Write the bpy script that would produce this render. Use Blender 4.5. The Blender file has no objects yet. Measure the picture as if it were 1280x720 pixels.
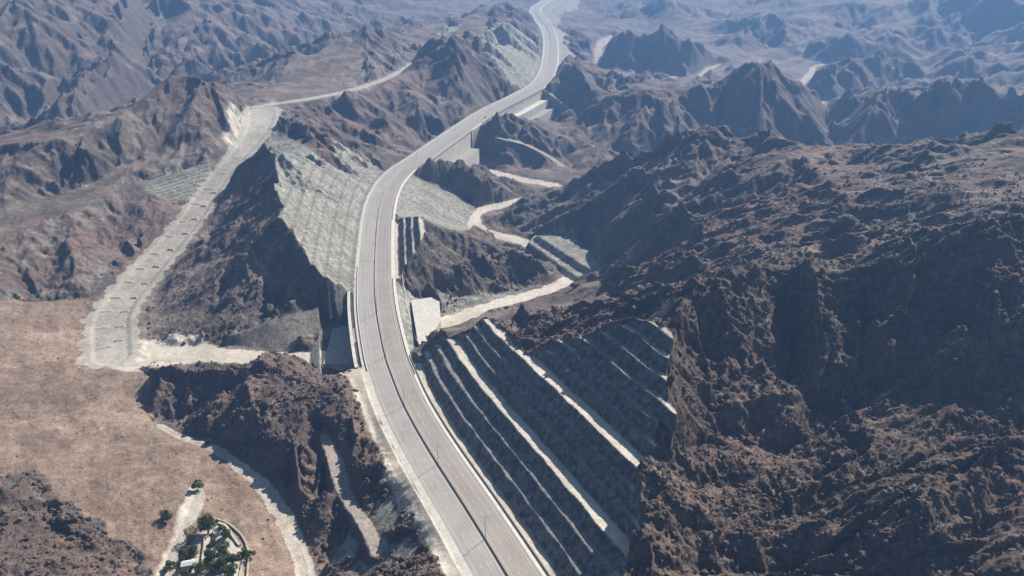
import bpy, math, random
import numpy as np
from math import radians as R_
rng = np.random.default_rng(7); random.seed(7)
RES = 1.0                                   # terrain resolution factor (bigger = coarser)

# ------------------------------------------------------------------ camera model (world units are metres)
F, CAMZ = 1000.0, 290.0
PITCH = math.atan(.48); CP, SP = math.cos(PITCH), math.sin(PITCH)
def ray(px, py):
    v = (360 - py) / F
    return np.array([(px - 640) / F, CP + v * SP, -SP + v * CP])
def un(px, py, z):
    d = ray(px, py); t = (z - CAMZ) / d[2]
    return np.array([d[0] * t, d[1] * t, z])
SUN_AZ, SUN_EL = R_(41), R_(40)

# ------------------------------------------------------------------ small numpy toolbox
def smooth(a, b, x):
    t = np.clip((x - a) / (b - a), 0, 1); return t * t * (3 - 2 * t)
def hash2(ix, iy, k):
    h = (ix.astype(np.uint32) * np.uint32(374761393)) ^ (iy.astype(np.uint32) * np.uint32(668265263)) ^ np.uint32((k * 2246822519) & 0xffffffff)
    h = (h ^ (h >> np.uint32(13))) * np.uint32(1274126177)
    h = (h ^ (h >> np.uint32(15))) * np.uint32(2246822519)
    return (h ^ (h >> np.uint32(16))).astype(np.float32) * np.float32(1 / 4294967295.0)
def perlin(x, y, k=0):
    x = x.astype(np.float32); y = y.astype(np.float32)
    fx0 = np.floor(x); fy0 = np.floor(y); ix = fx0.astype(np.int64); iy = fy0.astype(np.int64)
    fx = x - fx0; fy = y - fy0
    u = fx * fx * fx * (fx * (fx * 6 - 15) + 10); v = fy * fy * fy * (fy * (fy * 6 - 15) + 10)
    def g(dx, dy):
        a = hash2(ix + dx, iy + dy, k) * np.float32(2 * math.pi)
        return np.cos(a) * (fx - dx) + np.sin(a) * (fy - dy)
    a = g(0, 0); b = g(1, 0); c = g(0, 1); d = g(1, 1)
    t = a + u * (b - a)
    return (t + v * (c + u * (d - c) - t)) * np.float32(1.5)
def fbm(x, y, lam, n, k=0, gain=.5):
    o = 0; a = 1
    for i in range(n):
        o = o + a * perlin(x / lam + 17.3 * i, y / lam - 9.1 * i, k + i); lam *= .5; a *= gain
    return o
def inpoly(X, Y, poly):
    P = np.asarray(poly); ins = np.zeros(X.shape, bool)
    bb = np.nonzero((X > P[:, 0].min()) & (X < P[:, 0].max()) & (Y > P[:, 1].min()) & (Y < P[:, 1].max()))
    x = X[bb]; y = Y[bb]; r = np.zeros(x.shape, bool); j = len(P) - 1
    for i in range(len(P)):
        xi, yi = P[i, :2]; xj, yj = P[j, :2]
        c = ((yi > y) != (yj > y))
        r ^= c & (x < (xj - xi) * (y - yi) / ((yj - yi) or 1e-9) + xi); j = i
    ins[bb] = r; return ins
def spline(P, step):
    """Catmull-Rom through the rows of P, resampled about every step metres"""
    P = np.asarray(P, float); Q = np.vstack([2 * P[0] - P[1], P, 2 * P[-1] - P[-2]]); out = []
    for i in range(1, len(Q) - 2):
        p0, p1, p2, p3 = Q[i - 1:i + 3]; n = max(2, int(np.hypot(*(p2 - p1)[:2]) / step))
        for t in np.linspace(0, 1, n, endpoint=False):
            out.append(.5 * (2 * p1 + (p2 - p0) * t + (2 * p0 - 5 * p1 + 4 * p2 - p3) * t * t + (3 * p1 - p0 - 3 * p2 + p3) * t ** 3))
    out.append(P[-1]); return np.array(out)
def polydist(X, Y, P, maxd):
    """signed distance (right of travel positive), station, and every further column of P at the nearest point"""
    st = np.r_[0, np.cumsum(np.hypot(*np.diff(P[:, :2], axis=0).T))]
    shp = X.shape; X = X.ravel(); Y = Y.ravel()
    D = np.full(X.shape, 1e9); S = np.zeros(X.shape); V = np.zeros((P.shape[1] - 2,) + X.shape)
    pre = np.nonzero((X > P[:, 0].min() - maxd) & (X < P[:, 0].max() + maxd) & (Y > P[:, 1].min() - maxd) & (Y < P[:, 1].max() + maxd))[0]
    xs = X[pre]; ys = Y[pre]
    for i in range(len(P) - 1):
        a, b = P[i], P[i + 1]
        k = np.nonzero((xs > min(a[0], b[0]) - maxd) & (xs < max(a[0], b[0]) + maxd) & (ys > min(a[1], b[1]) - maxd) & (ys < max(a[1], b[1]) + maxd))[0]
        if not len(k): continue
        id_ = pre[k]; x = xs[k] - a[0]; y = ys[k] - a[1]; dx, dy = b[0] - a[0], b[1] - a[1]; L2 = dx * dx + dy * dy + 1e-12
        t = np.clip((x * dx + y * dy) / L2, 0, 1); d = np.hypot(x - t * dx, y - t * dy)
        s = np.where(dy * x - dx * y > 0, 1., -1.)
        m = d < np.abs(D[id_]); q = id_[m]; tm = t[m]
        D[q] = (d * s)[m]; S[q] = st[i] + tm * (st[i + 1] - st[i])
        for c in range(V.shape[0]): V[c][q] = a[2 + c] + tm * (b[2 + c] - a[2 + c])
    return D.reshape(shp), S.reshape(shp), [v.reshape(shp) for v in V]

# ------------------------------------------------------------------ the highway's line
def zroad(py): return 18 * min(max((py - 440) / 280, 0), 1.3)
MED = [(682, 800), (665, 770), (635, 720), (586, 640), (535, 560), (504, 504), (489, 466), (481, 442), (470, 380), (469, 324), (474, 262),
       (485.5, 231), (502.5, 212), (521, 200), (551.5, 178.5), (607, 141), (644.5, 122), (673.5, 105.5), (684, 90), (688, 72), (688, 50), (683, 34), (676, 26), (669, 16.5), (671, 9), (681, 2), (694, -6), (704, -14)]
MW = np.array([un(x, y, zroad(y)) for x, y in MED])
CL = spline(MW, 6.0)
for _ in range(3): CL[1:-1] = .25 * CL[:-2] + .5 * CL[1:-1] + .25 * CL[2:]
CST = np.r_[0, np.cumsum(np.hypot(*np.diff(CL[:, :2], axis=0).T))]
TAN = np.gradient(CL[:, :2], axis=0); TAN /= np.hypot(TAN[:, 0], TAN[:, 1])[:, None]
NRM = np.c_[TAN[:, 1], -TAN[:, 0]]                    # to the right of travel
def road_at(s):
    f = lambda a: np.interp(s, CST, a)
    p = np.array([f(CL[:, 0]), f(CL[:, 1]), f(CL[:, 2])]); n = np.array([f(NRM[:, 0]), f(NRM[:, 1])]); n /= np.hypot(*n)
    return p, n
def road_pt(s, e, dz=0):
    p, n = road_at(s); return np.array([p[0] + n[0] * e, p[1] + n[1] * e, p[2] + dz])
def rel(p):
    D, S, V = polydist(np.array([p[0]]), np.array([p[1]]), CL, 400); return D[0], S[0], V[0][0]
def st_of(px, py): return rel(un(px, py, zroad(py)))[1]

# stepped rock cut: rise per level and the outer lip / toe of each level
LV = 6.6
LIPS = [26.3, 34.0, 41.5, 51.5, 58.5, 64.5, 75.0, 81.5, 88, 95, 102, 109]
TOES = [21.8, 29.0, 36.9, 48.3, 54.4, 61.0, 71.9, 77.6, 84.0, 90.6, 97.6, 104.6]
PE = [0, 19.5]; PZ = [-.2, -.2]
for k, (t, l) in enumerate(zip(TOES, LIPS)):
    PE += [t, l]; PZ += [LV * k + .15, LV * (k + 1)]
PE.append(400); PZ.append(PZ[-1] + 120)
S_REF = rel(un(635, 720, 18))[1]
def cutprof(e): return np.interp(e, PE, PZ)
def cutenv(e): return np.interp(e, [19.5] + LIPS + [400], [0] + [LV * (k + 1) for k in range(len(LIPS))] + [PZ[-1]])
def cutscale(s): return 1 - .15 * smooth(110, 215, np.asarray(s, float) - S_REF) * (np.asarray(s, float) < 330 + S_REF)
def on_cut(px, py, off=0):
    z = 30.
    for _ in range(60):
        e, s, zr = rel(un(px, py, z)); z = .6 * z + .4 * (zr + cutenv(e) * float(cutscale(s)) + off)
    return z

# ------------------------------------------------------------------ terrain features: ridge, toe and valley lines (picture point + height)
RIM = [(527, 447), (533, 437), (548, 428), (565, 421), (585, 412), (600, 400), (612, 394), (628, 408), (645, 430), (655, 437), (690, 428),
       (720, 416), (750, 412), (780, 407), (806, 397), (826, 404), (840, 430), (838, 470), (832, 520), (815, 556), (797, 585), (793, 604), (800, 640), (790, 668), (779, 712), (775, 745), (735, 770)]
RIMZ = [(x, y, on_cut(x, y)) for x, y in RIM]
FINS = [(496, 276), (503, 272), (513, 271), (521, 270), (529, 271), (532, 285), (527, 300), (517, 316), (506, 332), (500, 345)]
FINZ = [(x, y, on_cut(x, y)) for x, y in FINS]
WADI_R = [(505, 408, -21.5), (535, 405, -25), (560, 402, -28), (585, 393, -30.5), (620, 381, -32.5), (655, 371, -34.5), (688, 361, -36.5), (708, 350, -38), (712, 340, -39), (703, 328, -40),
          (680, 314, -41.5), (650, 301, -43), (622, 294, -44), (600, 287, -45), (592, 275, -45.5), (598, 264, -46), (630, 256, -47), (665, 248, -48.5), (688, 243, -49.5), (700, 237, -50), (690, 231, -51), (655, 225, -52), (625, 218, -52.5), (600, 211, -53)]
WADI_L = [(120, 447, -21), (160, 449, -21.5), (200, 446, -22), (250, 443, -22), (300, 446, -22.5), (350, 449, -23), (405, 449, -23.5), (440, 452, -24)]
TRACK = [(140, 446, -21), (139, 402, -20), (154, 375, -17.5), (177, 347, -13.5), (207, 312, -8), (238, 276, 1), (255, 250, 8), (275, 222, 17), (294, 200, 25), (312, 178, 32), (324, 158, 40), (328, 140, 42)]
TRACK2 = [(318, 134, 42), (345, 129.5, 42), (370, 126, 42), (400, 121, 41), (440, 112, 39), (475, 101, 37), (500, 90, 35), (518, 79, 33)]
GULLY = [(200, 532, -21), (228, 547, -20.5), (262, 557, -20.5), (300, 583, -20.5), (330, 610, -20.5), (352, 640, -20.5), (370, 680, -19.5), (386, 728, -18.5), (395, 760, -18)]
PATH1 = [(404, 545, -6), (413, 562, -6), (424, 590, -6), (434, 622, -5.5), (455, 652, -5), (472, 688, -5)]
PATH2 = [(622, 172, -16), (655, 180, -26), (680, 192, -36), (703, 207, -47)]
FARMT = [(200, 740, -17), (212, 712, -17), (226, 676, -17.5), (243, 636, -17.5), (250, 612, -17.5)]
FARW1 = [(800, 87, -58), (828, 92, -59), (850, 100, -60), (868, 103, -60), (880, 94, -60), (888, 86, -60), (900, 80, -59)]
FARW2 = [(1031, 136, -56), (1020, 126, -59), (996, 116, -60), (1003, 104, -60), (1013, 92, -60), (1019, 83, -60), (1045, 79, -59), (1095, 82, -57), (1140, 84, -54)]
FARW3 = [(318, 88, -41), (334, 93, -41), (347, 100, -41)]
FARW4 = [(764, 44, -58), (755, 52, -58), (748, 62, -57), (748, 76, -56), (744, 84, -56)]
FEAT = [RIMZ, FINZ, WADI_R, WADI_L, TRACK, TRACK2, GULLY, PATH1, PATH2, FARW1, FARW2, FARW3, FARW4,
  # plain on the left and its dark corner mound
  [(0, 378, -13), (60, 375, -15), (108, 372, -18)], [(-60, 460, -13), (100, 470, -18)], [(-80, 560, -13), (60, 560, -15), (190, 520, -20)],
  [(-20, 650, -14), (40, 600, -14), (130, 650, -16), (190, 700, -17), (230, 740, -17)], [(300, 650, -17.5), (340, 720, -17.5)], [(150, 560, -17), (230, 600, -18), (310, 630, -19)],
  [(-70, 640, 0), (10, 622, -6), (40, 640, -5), (80, 664, -7), (130, 690, -12)], [(-60, 740, 2), (60, 740, -4), (140, 730, -12)], [(-60, 590, -13), (30, 588, -14), (110, 645, -16)],
  # hill between the plain and the highway
  [(188, 472, -14), (215, 464, -6), (255, 459, 0), (300, 461, 3), (350, 466, 4), (395, 478, 5), (425, 495, 6), (438, 520, 6), (445, 560, 6)],
  [(183, 500, -21.5), (193, 524, -21.5), (228, 544, -20.5), (262, 550, -20.5), (310, 588, -20.5), (350, 630, -20.5), (372, 668, -19.5), (394, 725, -18.5)],
  [(300, 461, 3), (320, 520, -3), (350, 580, -12)], [(395, 478, 5), (370, 560, -4), (375, 610, -13)],
  [(420, 640, -12), (440, 690, -12), (455, 740, -10)], [(404, 560, -9), (400, 600, -14), (395, 650, -17)],
  [(440, 470, 1.5), (470, 550, 5), (500, 605, 8), (520, 640, 10), (550, 700, 14), (562, 730, 15)], [(452, 560, 2), (475, 610, 2), (492, 650, 3), (505, 690, 4), (520, 740, 6)],
  [(410, 456, -12), (428, 452, -6), (448, 456, -1)],
  # hillside left of the channel, two crests
  [(114, 392, -19), (147, 347, -13), (178, 312, -7), (194, 298, -3)], [(-60, 320, 10), (0, 303, 10), (60, 275, 14), (130, 245, 18), (185, 226, 18)],
  [(-60, 285, 12), (0, 262, 13), (70, 240, 18), (120, 222, 22), (170, 200, 28)], [(-90, 190, 44), (0, 185, 44), (50, 182, 46), (100, 180, 49), (130, 160, 56), (165, 140, 64), (190, 115, 76), (215, 97, 90), (240, 93, 95), (262, 101, 90), (285, 115, 76), (300, 123, 62), (310, 130, 48)],
  [(240, 93, 95), (235, 130, 70), (225, 170, 45), (215, 200, 28)], [(262, 101, 90), (285, 150, 55), (292, 178, 36)], [(100, 180, 49), (95, 215, 30), (70, 240, 18)], [(165, 140, 64), (160, 175, 44), (150, 205, 26)],
  [(218, 276, 2), (238, 252, 9), (264, 220, 18), (281, 202, 26), (304, 184, 33)],
  # behind the left crest: valley, and the great slope beyond it
  [(-160, 185, -38), (-60, 184, -38), (20, 183, -38), (60, 176, -38), (140, 148, -39), (200, 126, -40), (260, 112, -40), (300, 103, -41), (330, 93, -41), (370, 76, -42), (392, 67, -43), (450, 52, -46), (500, 48, -48), (530, 40, -50)],
  [(20, 179, -37), (50, 149, -22), (90, 112, -2), (128, 72, 28), (150, 40, 58), (160, 0, 96)], [(200, 118, -38), (180, 80, -14), (190, 40, 30), (200, 0, 80)], [(-80, 100, 40), (-40, 60, 75), (0, 30, 100), (40, 0, 118)],
  [(310, 92, -36), (300, 60, 0), (280, 25, 42), (260, 0, 70)], [(400, 60, -38), (370, 30, 2), (340, 0, 45)], [(500, 44, -44), (470, 20, -12), (450, 0, 12)],
  [(90, 140, -8), (110, 100, 18), (150, 75, 30)], [(240, 105, -30), (235, 70, 5), (240, 30, 42)],
  [(-120, 0, 130), (0, 0, 118), (150, 0, 98), (300, 0, 60), (450, 0, 12), (600, 0, -22), (640, 0, -30)],
  # ridge between the channel and the highway
  [(330, 186, 52), (340, 190, 57), (346, 222, 53), (356, 255, 50), (376, 290, 40), (402, 325, 28), (430, 357, 9), (440, 366, 0)],
  [(304, 204, 26), (285, 225, 18), (271, 249, 9), (257, 273, 2), (237, 300, -5), (214, 333, -12), (191, 361, -17), (173, 385, -20), (168, 402, -20.5), (186, 427, -21.5), (215, 434, -22), (282, 432, -22)],
  [(282, 418, -14), (330, 401, -9), (380, 385, -5), (436, 370, -1)], [(283, 432, -22), (330, 437, -22.5), (352, 437, -22.5), (380, 422, -18), (408, 411, -15), (430, 400, -12)],
  [(346, 222, 53), (315, 270, 24), (285, 330, 3), (262, 390, -14)], [(376, 290, 40), (360, 340, 15), (345, 385, -6)],
  [(343, 137, 46), (350, 146, 52), (372, 158, 47), (400, 178, 41), (430, 195, 31), (460, 206, 17), (484, 213, 4)], [(352, 160, 40), (400, 188, 38), (440, 203, 24), (470, 213, 8)],
  [(400, 128, 33), (430, 145, 17), (470, 168, 0), (498, 186, -10), (506, 188, -11)], [(346, 133, 41), (370, 130, 40), (400, 125, 38), (440, 117, 34), (475, 106, 31)],
  # far left hills beyond the track
  [(314, 123, 39), (341, 105, 42), (379, 73, 52), (410, 53, 62), (430, 47, 68), (454, 39, 75), (473, 41, 72), (489, 55, 56), (503, 60, 42), (520, 70, 34)],
  [(322, 96, -36), (340, 77, -18), (367, 68, -8), (395, 62, 4)], [(501, 54, 18), (511, 44, 26), (534, 36, 30), (552, 27, 30), (560, 35, 24)], [(454, 39, 75), (460, 70, 52), (450, 95, 44)], [(379, 73, 52), (395, 95, 44), (410, 112, 41)],
  [(501, 91, 36), (534, 64, 62), (545, 57, 70), (558, 54, 77), (581, 50, 66), (601, 67, 46), (618, 91, 22), (635, 109, 3)], [(534, 64, 62), (530, 110, 28), (520, 150, 6)], [(558, 54, 77), (580, 105, 30), (585, 130, 10), (580, 148, 0)],
  [(581, 50, 66), (612, 43, 46), (637, 46, 26), (655, 60, 12), (668, 76, 2)],
  [(541, 50, 22), (568, 27, 38), (580, 17, 46), (595, 9, 52), (615, 2, 60), (628, 5, 55), (648, 20, 28), (660, 33, 4)], [(615, 2, 60), (610, 25, 36), (612, 40, 42)],
  [(496, 268, -3), (520, 266, -14), (545, 272, -26), (570, 280, -37), (586, 286, -44)], [(505, 248, -4), (530, 250, -17), (560, 258, -32), (588, 268, -45)], [(512, 236, -5), (530, 238, -14), (560, 248, -31), (588, 258, -45)],
  # dark mound, fins and spur by the culvert
  [(529, 272, 16), (545, 281, 9), (565, 286, 3), (590, 294, -4), (620, 307, -13), (650, 325, -21), (680, 339, -29), (699, 350, -36)], [(512, 352, -4), (525, 369, -16), (545, 371, -25), (580, 369, -28), (630, 364, -31.5), (670, 360, -34.5), (694, 352, -37)],
  [(492, 345, -2), (502, 344, -6)], [(504, 350, -8), (512, 400, -11), (522, 432, -11), (527, 438, -7)], [(513, 378, -17), (540, 372, -21), (551, 386, -24), (552, 412, -24), (530, 432, -16)],
  [(585, 372, -28), (560, 382, -28), (548, 390, -27)],
  # hills right of the highway
  [(515, 224, -3), (528, 209, 6), (540, 204, 8), (560, 202, 7), (590, 209, 0), (620, 222, -14), (650, 235, -28), (676, 244, -44)], [(520, 231, -12), (555, 244, -30), (588, 255, -45)], [(590, 209, 0), (610, 235, -30), (625, 252, -46)],
  [(583, 166, -6), (592, 158, 1), (604, 152, 5), (625, 149, 5), (640, 154, -2), (648, 163, -12), (660, 170, -18)], [(583, 172, -22), (588, 190, -38), (586, 206, -50)], [(640, 160, -6), (622, 172, -16), (600, 168, -12)], [(648, 163, -12), (668, 172, -26), (695, 190, -42), (716, 212, -50)], [(600, 200, -50), (640, 205, -48), (690, 215, -50)],
  [(650, 150, -38), (668, 158, -44), (684, 155, -48), (700, 148, -50)], [(612, 152, -30), (640, 148, -36), (672, 150, -42)],
  # the great slope on the right: skyline and lower crest
  [(690, 243, -47), (720, 233, -20), (760, 215, 12), (800, 190, 36), (850, 172, 60), (880, 166, 68), (920, 172, 70), (960, 170, 76), (1000, 180, 76), (1035, 204, 70), (1060, 209, 74), (1100, 196, 88), (1150, 190, 96), (1200, 181, 102), (1240, 171, 110), (1280, 165, 114), (1420, 150, 130)],
  [(604, 288, -42), (625, 300, -43), (660, 296, -40), (700, 285, -28)], [(757, 342, -30), (740, 318, -28), (716, 293, -27)], [(700, 300, -28), (720, 270, -18), (740, 245, 0)], [(760, 345, -26), (800, 310, 0), (850, 290, 22), (900, 270, 36)],
  [(560, 408, -24), (600, 392, -24), (640, 384, -22), (690, 370, -24), (730, 358, -28), (760, 345, -27)], [(640, 405, 8), (700, 395, 20), (760, 385, 34), (800, 375, 46)],
  [(806, 397, 74), (830, 385, 84), (850, 370, 88), (880, 357, 92), (920, 350, 91), (960, 338, 94), (1000, 333, 95), (1060, 344, 95), (1100, 349, 96), (1150, 330, 105), (1200, 305, 119), (1280, 283, 130), (1400, 260, 142)],
  [(900, 300, 62), (1000, 270, 74), (1100, 255, 88), (1200, 235, 104)], [(960, 338, 94), (900, 300, 62), (800, 240, 28)], [(1150, 330, 110), (1080, 270, 88), (1000, 200, 77)],
  # dark front of that slope and its foot
  [(838, 470, 71), (880, 490, 55), (960, 502, 50), (1010, 507, 49), (1060, 484, 57), (1130, 484, 61), (1200, 476, 70), (1280, 466, 79), (1400, 440, 88)], [(985, 395, 66), (990, 440, 53), (985, 480, 48)], [(1075, 395, 72), (1085, 440, 60)], [(905, 385, 82), (915, 430, 68), (905, 470, 58)], [(870, 400, 76), (880, 450, 62)], [(1180, 380, 90), (1200, 430, 76)], [(1240, 350, 112), (1250, 400, 96), (1235, 450, 78)],
  [(1000, 333, 95), (1028, 385, 86), (1042, 440, 70), (1015, 500, 51)], [(1150, 345, 103), (1110, 420, 80), (1070, 470, 56)],
  [(820, 560, 57), (900, 540, 47), (1000, 560, 39), (1060, 540, 45)], [(800, 640, 49), (900, 600, 44), (1000, 640, 37), (1100, 600, 46), (1200, 560, 57), (1290, 540, 66)],
  [(785, 720, 38), (880, 720, 34), (960, 720, 32), (1080, 720, 36), (1200, 690, 46), (1300, 660, 56)], [(1060, 495, 52), (1090, 555, 54), (1000, 610, 46), (900, 680, 40)], [(1250, 555, 72), (1200, 588, 62), (1080, 653, 50), (980, 720, 36)],
  [(800, 800, 32), (1000, 800, 30), (1300, 780, 50)],
  # mid distance right: valley, ridges
  [(707, 236, -50), (740, 224, -51), (790, 213, -52), (850, 206, -52), (950, 206, -52), (1040, 206, -51), (1075, 200, -50), (1110, 195, -49), (1180, 188, -46), (1300, 180, -42)],
  [(676, 116, -10), (684, 100, 14), (695, 87, 28), (708, 76, 36), (722, 69, 41), (732, 72, 38), (743, 77, 30), (763, 87, 16), (779, 94, 4), (796, 99, -6), (820, 108, -14)], [(722, 69, 41), (735, 110, 2), (725, 150, -34)], [(763, 87, 16), (790, 120, -14)],
  [(698, 160, -46), (730, 145, -14), (765, 128, 8), (800, 122, 16), (850, 111, 24), (894, 113, 25), (917, 107, 31), (940, 95, 44), (954, 91, 50), (971, 96, 44), (994, 118, 16), (1012, 127, -6), (1031, 136, -45)],
  [(850, 111, 24), (845, 160, -8), (850, 200, -46)], [(954, 91, 50), (950, 140, 10), (930, 180, -28)], [(994, 118, 16), (1010, 160, -16), (1035, 195, -46)], [(765, 128, 8), (760, 170, -22), (745, 215, -48)], [(900, 125, 6), (895, 160, -22), (890, 195, -48)],
  [(1031, 136, -45), (1036, 170, -48), (1042, 200, -51)], [(1040, 136, -40), (1058, 128, -6), (1075, 119, 11), (1092, 114, 22), (1112, 120, 20), (1135, 114, 27), (1159, 116, 29), (1186, 110, 36), (1230, 105, 42), (1280, 115, 38), (1400, 110, 44)],
  [(1092, 114, 22), (1080, 160, -16), (1090, 190, -46)], [(1186, 110, 36), (1170, 150, 0), (1190, 180, -36)], [(1135, 130, 2), (1135, 165, -34)],
  [(745, 84, -56), (775, 92, -58), (850, 101, -60), (900, 98, -60), (940, 104, -60), (996, 116, -60)], [(1031, 136, -58), (1080, 122, -59), (1130, 108, -56), (1160, 106, -52), (1300, 104, -40)],
  [(750, 62, -38), (765, 54, -6), (775, 50, 6), (800, 42, 18), (825, 38, 25), (848, 46, 16), (870, 60, -8), (888, 76, -42)], [(825, 38, 25), (830, 65, -12), (840, 88, -52)],
  [(1010, 118, -56), (1035, 98, -26), (1060, 80, -6), (1075, 72, 2), (1095, 67, 6), (1113, 78, -8), (1132, 96, -40)], [(1095, 67, 6), (1085, 95, -28)], [(880, 108, -50), (905, 92, -40), (925, 86, -34), (942, 90, -42)],
  [(1019, 83, -60), (1030, 78, -59), (1140, 84, -54), (1180, 92, -52)], [(1028, 72, -48), (1060, 52, -16), (1092, 34, 8), (1119, 27, 15), (1152, 37, 4), (1190, 54, -20)], [(1160, 104, -48), (1182, 97, -34), (1210, 86, -22), (1230, 80, -14), (1280, 83, -10), (1380, 80, 0)],
  [(1150, 74, -44), (1220, 62, -40), (1300, 60, -35)], [(780, 30, -45), (850, 26, -35), (900, 48, -55), (960, 62, -58), (1010, 76, -59)], [(800, 22, -40), (820, 4, -10), (830, -10, 20)], [(895, 62, -54), (930, 41, -20), (965, 23, 5), (1000, 18, 11), (1040, 28, -3), (1078, 46, -36)], [(1000, 18, 11), (985, 40, -24)], [(1145, 44, -24), (1190, 22, 20), (1230, 14, 40), (1300, 18, 48)], [(1230, 14, 40), (1210, 40, -10)], [(756, 24, -46), (800, 8, -8), (840, 1, 12), (880, 9, -8), (910, 30, -46)], [(840, 1, 12), (835, 20, -28)], [(1040, 14, 12), (1080, 0, 45)], [(920, 14, -30), (960, 4, -12), (1000, -6, 20)],
  [(1180, 48, -34), (1210, 20, 22), (1240, 0, 60)], [(1100, 20, -15), (1130, 0, 30)], [(1270, 50, -30), (1300, 10, 60)],
  [(720, 0, -40), (780, 0, -25), (850, -2, -12), (920, -2, -8), (1000, 0, 15), (1100, 0, 30), (1200, 0, 55), (1300, 0, 80), (1420, 0, 100)],
  [(745, 64, -57), (742, 100, -55), (720, 108, -50)], [(760, 30, -56), (740, 14, -50), (725, 6, -46)], [(640, 0, -40), (655, 12, -36), (650, 18, -20)],
]
FARPTS = [[(-3500, 3000, 420), (-2200, 2600, 330), (-1200, 3200, 300), (-600, 3600, 230), (0, 3900, 120), (600, 3900, 100), (1300, 3300, 180), (2200, 2800, 260), (3500, 2600, 330)],
          [(-3200, 5200, 500), (-1200, 5600, 430), (0, 5800, 380), (1500, 5600, 420), (3400, 5000, 480)], [(-1300, 900, 150), (-1500, 1300, 220)], [(1300, 900, 110), (1700, 1300, 90)], [(-300, 160, -10), (-100, 200, 0), (40, 190, 10), (200, 130, 30)]]

# ------------------------------------------------------------------ solve the base height field (log-polar grid: a conformal map, so a harmonic surface stays harmonic)
TH0, TH1, R0, R1 = -.86, .86, 150.0, 6500.0
def solve():
    d = .004; nt = int((TH1 - TH0) / d); nr = int(math.log(R1 / R0) / d)
    nt -= nt % 16; nr -= nr % 16
    Zs = np.zeros((nr, nt)); Wt = np.zeros((nr, nt))
    def put(P):
        th = np.arctan2(P[:, 0], P[:, 1]); lr = np.log(np.hypot(P[:, 0], P[:, 1]) / R0)
        j = np.round((th - TH0) / (TH1 - TH0) * (nt - 1)).astype(int); i = np.round(lr / math.log(R1 / R0) * (nr - 1)).astype(int)
        m = (i >= 0) & (i < nr) & (j >= 0) & (j < nt)
        np.add.at(Zs, (i[m], j[m]), P[m, 2]); np.add.at(Wt, (i[m], j[m]), 1)
    for f in FEAT:
        for a, b in zip(f[:-1], f[1:]):
            n = int(max(abs(a[0] - b[0]), abs(a[1] - b[1])) * 2) + 2
            put(np.array([un(*(np.array(a) * (1 - t) + np.array(b) * t)) for t in np.linspace(0, 1, n)]))
    for f in FARPTS:
        for a, b in zip(f[:-1], f[1:]):
            put(np.array(a) * (1 - (t := np.linspace(0, 1, 300)[:, None])) + np.array(b) * t)
    levels = [(Zs, Wt)]
    for _ in range(4):
        z, w = levels[-1]; n0, n1 = z.shape[0] // 2, z.shape[1] // 2
        levels.append((z.reshape(n0, 2, n1, 2).sum((1, 3)), w.reshape(n0, 2, n1, 2).sum((1, 3))))
    sol = None
    for (z, w) in levels[::-1]:
        m = w > 0; tgt = np.where(m, z / np.maximum(w, 1), 0)
        sol = np.full(z.shape, tgt[m].mean()) if sol is None else np.repeat(np.repeat(sol, 2, 0), 2, 1)
        sol = np.where(m, tgt, sol)
        for it in range(260):
            p = np.pad(sol, 1, mode='edge')
            av = .25 * (p[:-2, 1:-1] + p[2:, 1:-1] + p[1:-1, :-2] + p[1:-1, 2:])
            sol = np.where(m, tgt, sol + 1.0 * (av - sol))
    for _ in range(2):
        p = np.pad(sol, 1, mode='edge'); sol = .5 * sol + .125 * (p[:-2, 1:-1] + p[2:, 1:-1] + p[1:-1, :-2] + p[1:-1, 2:])
    return sol
BASE = solve()
def base_at(TH, LR):
    nr, nt = BASE.shape
    x = np.clip((TH - TH0) / (TH1 - TH0) * (nt - 1), 0, nt - 1.001); y = np.clip(LR / math.log(R1 / R0) * (nr - 1), 0, nr - 1.001)
    j = x.astype(int); i = y.astype(int); fx = x - j; fy = y - i
    fx = fx * fx * (3 - 2 * fx) * .5 + fx * .5; fy = fy * fy * (3 - 2 * fy) * .5 + fy * .5
    return (BASE[i, j] * (1 - fx) + BASE[i, j + 1] * fx) * (1 - fy) + (BASE[i + 1, j] * (1 - fx) + BASE[i + 1, j + 1] * fx) * fy
def base_xy(x, y): return base_at(np.arctan2(x, y), np.log(np.hypot(x, y) / R0))
_T = np.linspace(.4, 6.5, 1400) ** 2 * 160
def hit(px, py):
    """where the sight line through a picture point meets the base ground"""
    d = ray(px, py); t = _T[_T < 7000]
    x, y, z = d[0] * t, d[1] * t, CAMZ + d[2] * t
    g = base_xy(x, y); k = np.nonzero(z < g)[0]
    if not len(k): return np.array([x[-1], y[-1]])
    k = max(k[0], 1); a0 = z[k - 1] - g[k - 1]; a1 = z[k] - g[k]; f = a0 / (a0 - a1)
    return np.array([x[k - 1] + f * (x[k] - x[k - 1]), y[k - 1] + f * (y[k] - y[k - 1])])
def wpoly(pts): return np.array([hit(x, y) for x, y in pts])

# ------------------------------------------------------------------ fine grid
nt = int((TH1 - TH0) / (.00125 * RES))
lr = [math.log(190 / R0)]
while lr[-1] < math.log(R1 / R0):
    r = R0 * math.exp(lr[-1]); lr.append(lr[-1] + RES * float(np.interp(r, [190, 600, 1000, 1600, 3000, 4000, 6500], [.0014, .0015, .0019, .0024, .0038, .012, .03])))
LRv = np.array(lr); THv = np.linspace(TH0, TH1, nt); nr = len(LRv)
TH, LR = np.meshgrid(THv, LRv); RR = R0 * np.exp(LR)
X = (RR * np.sin(TH)); Y = (RR * np.cos(TH))
Z = base_at(TH, LR)
CELL = RR * np.gradient(LRv)[:, None]

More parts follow.
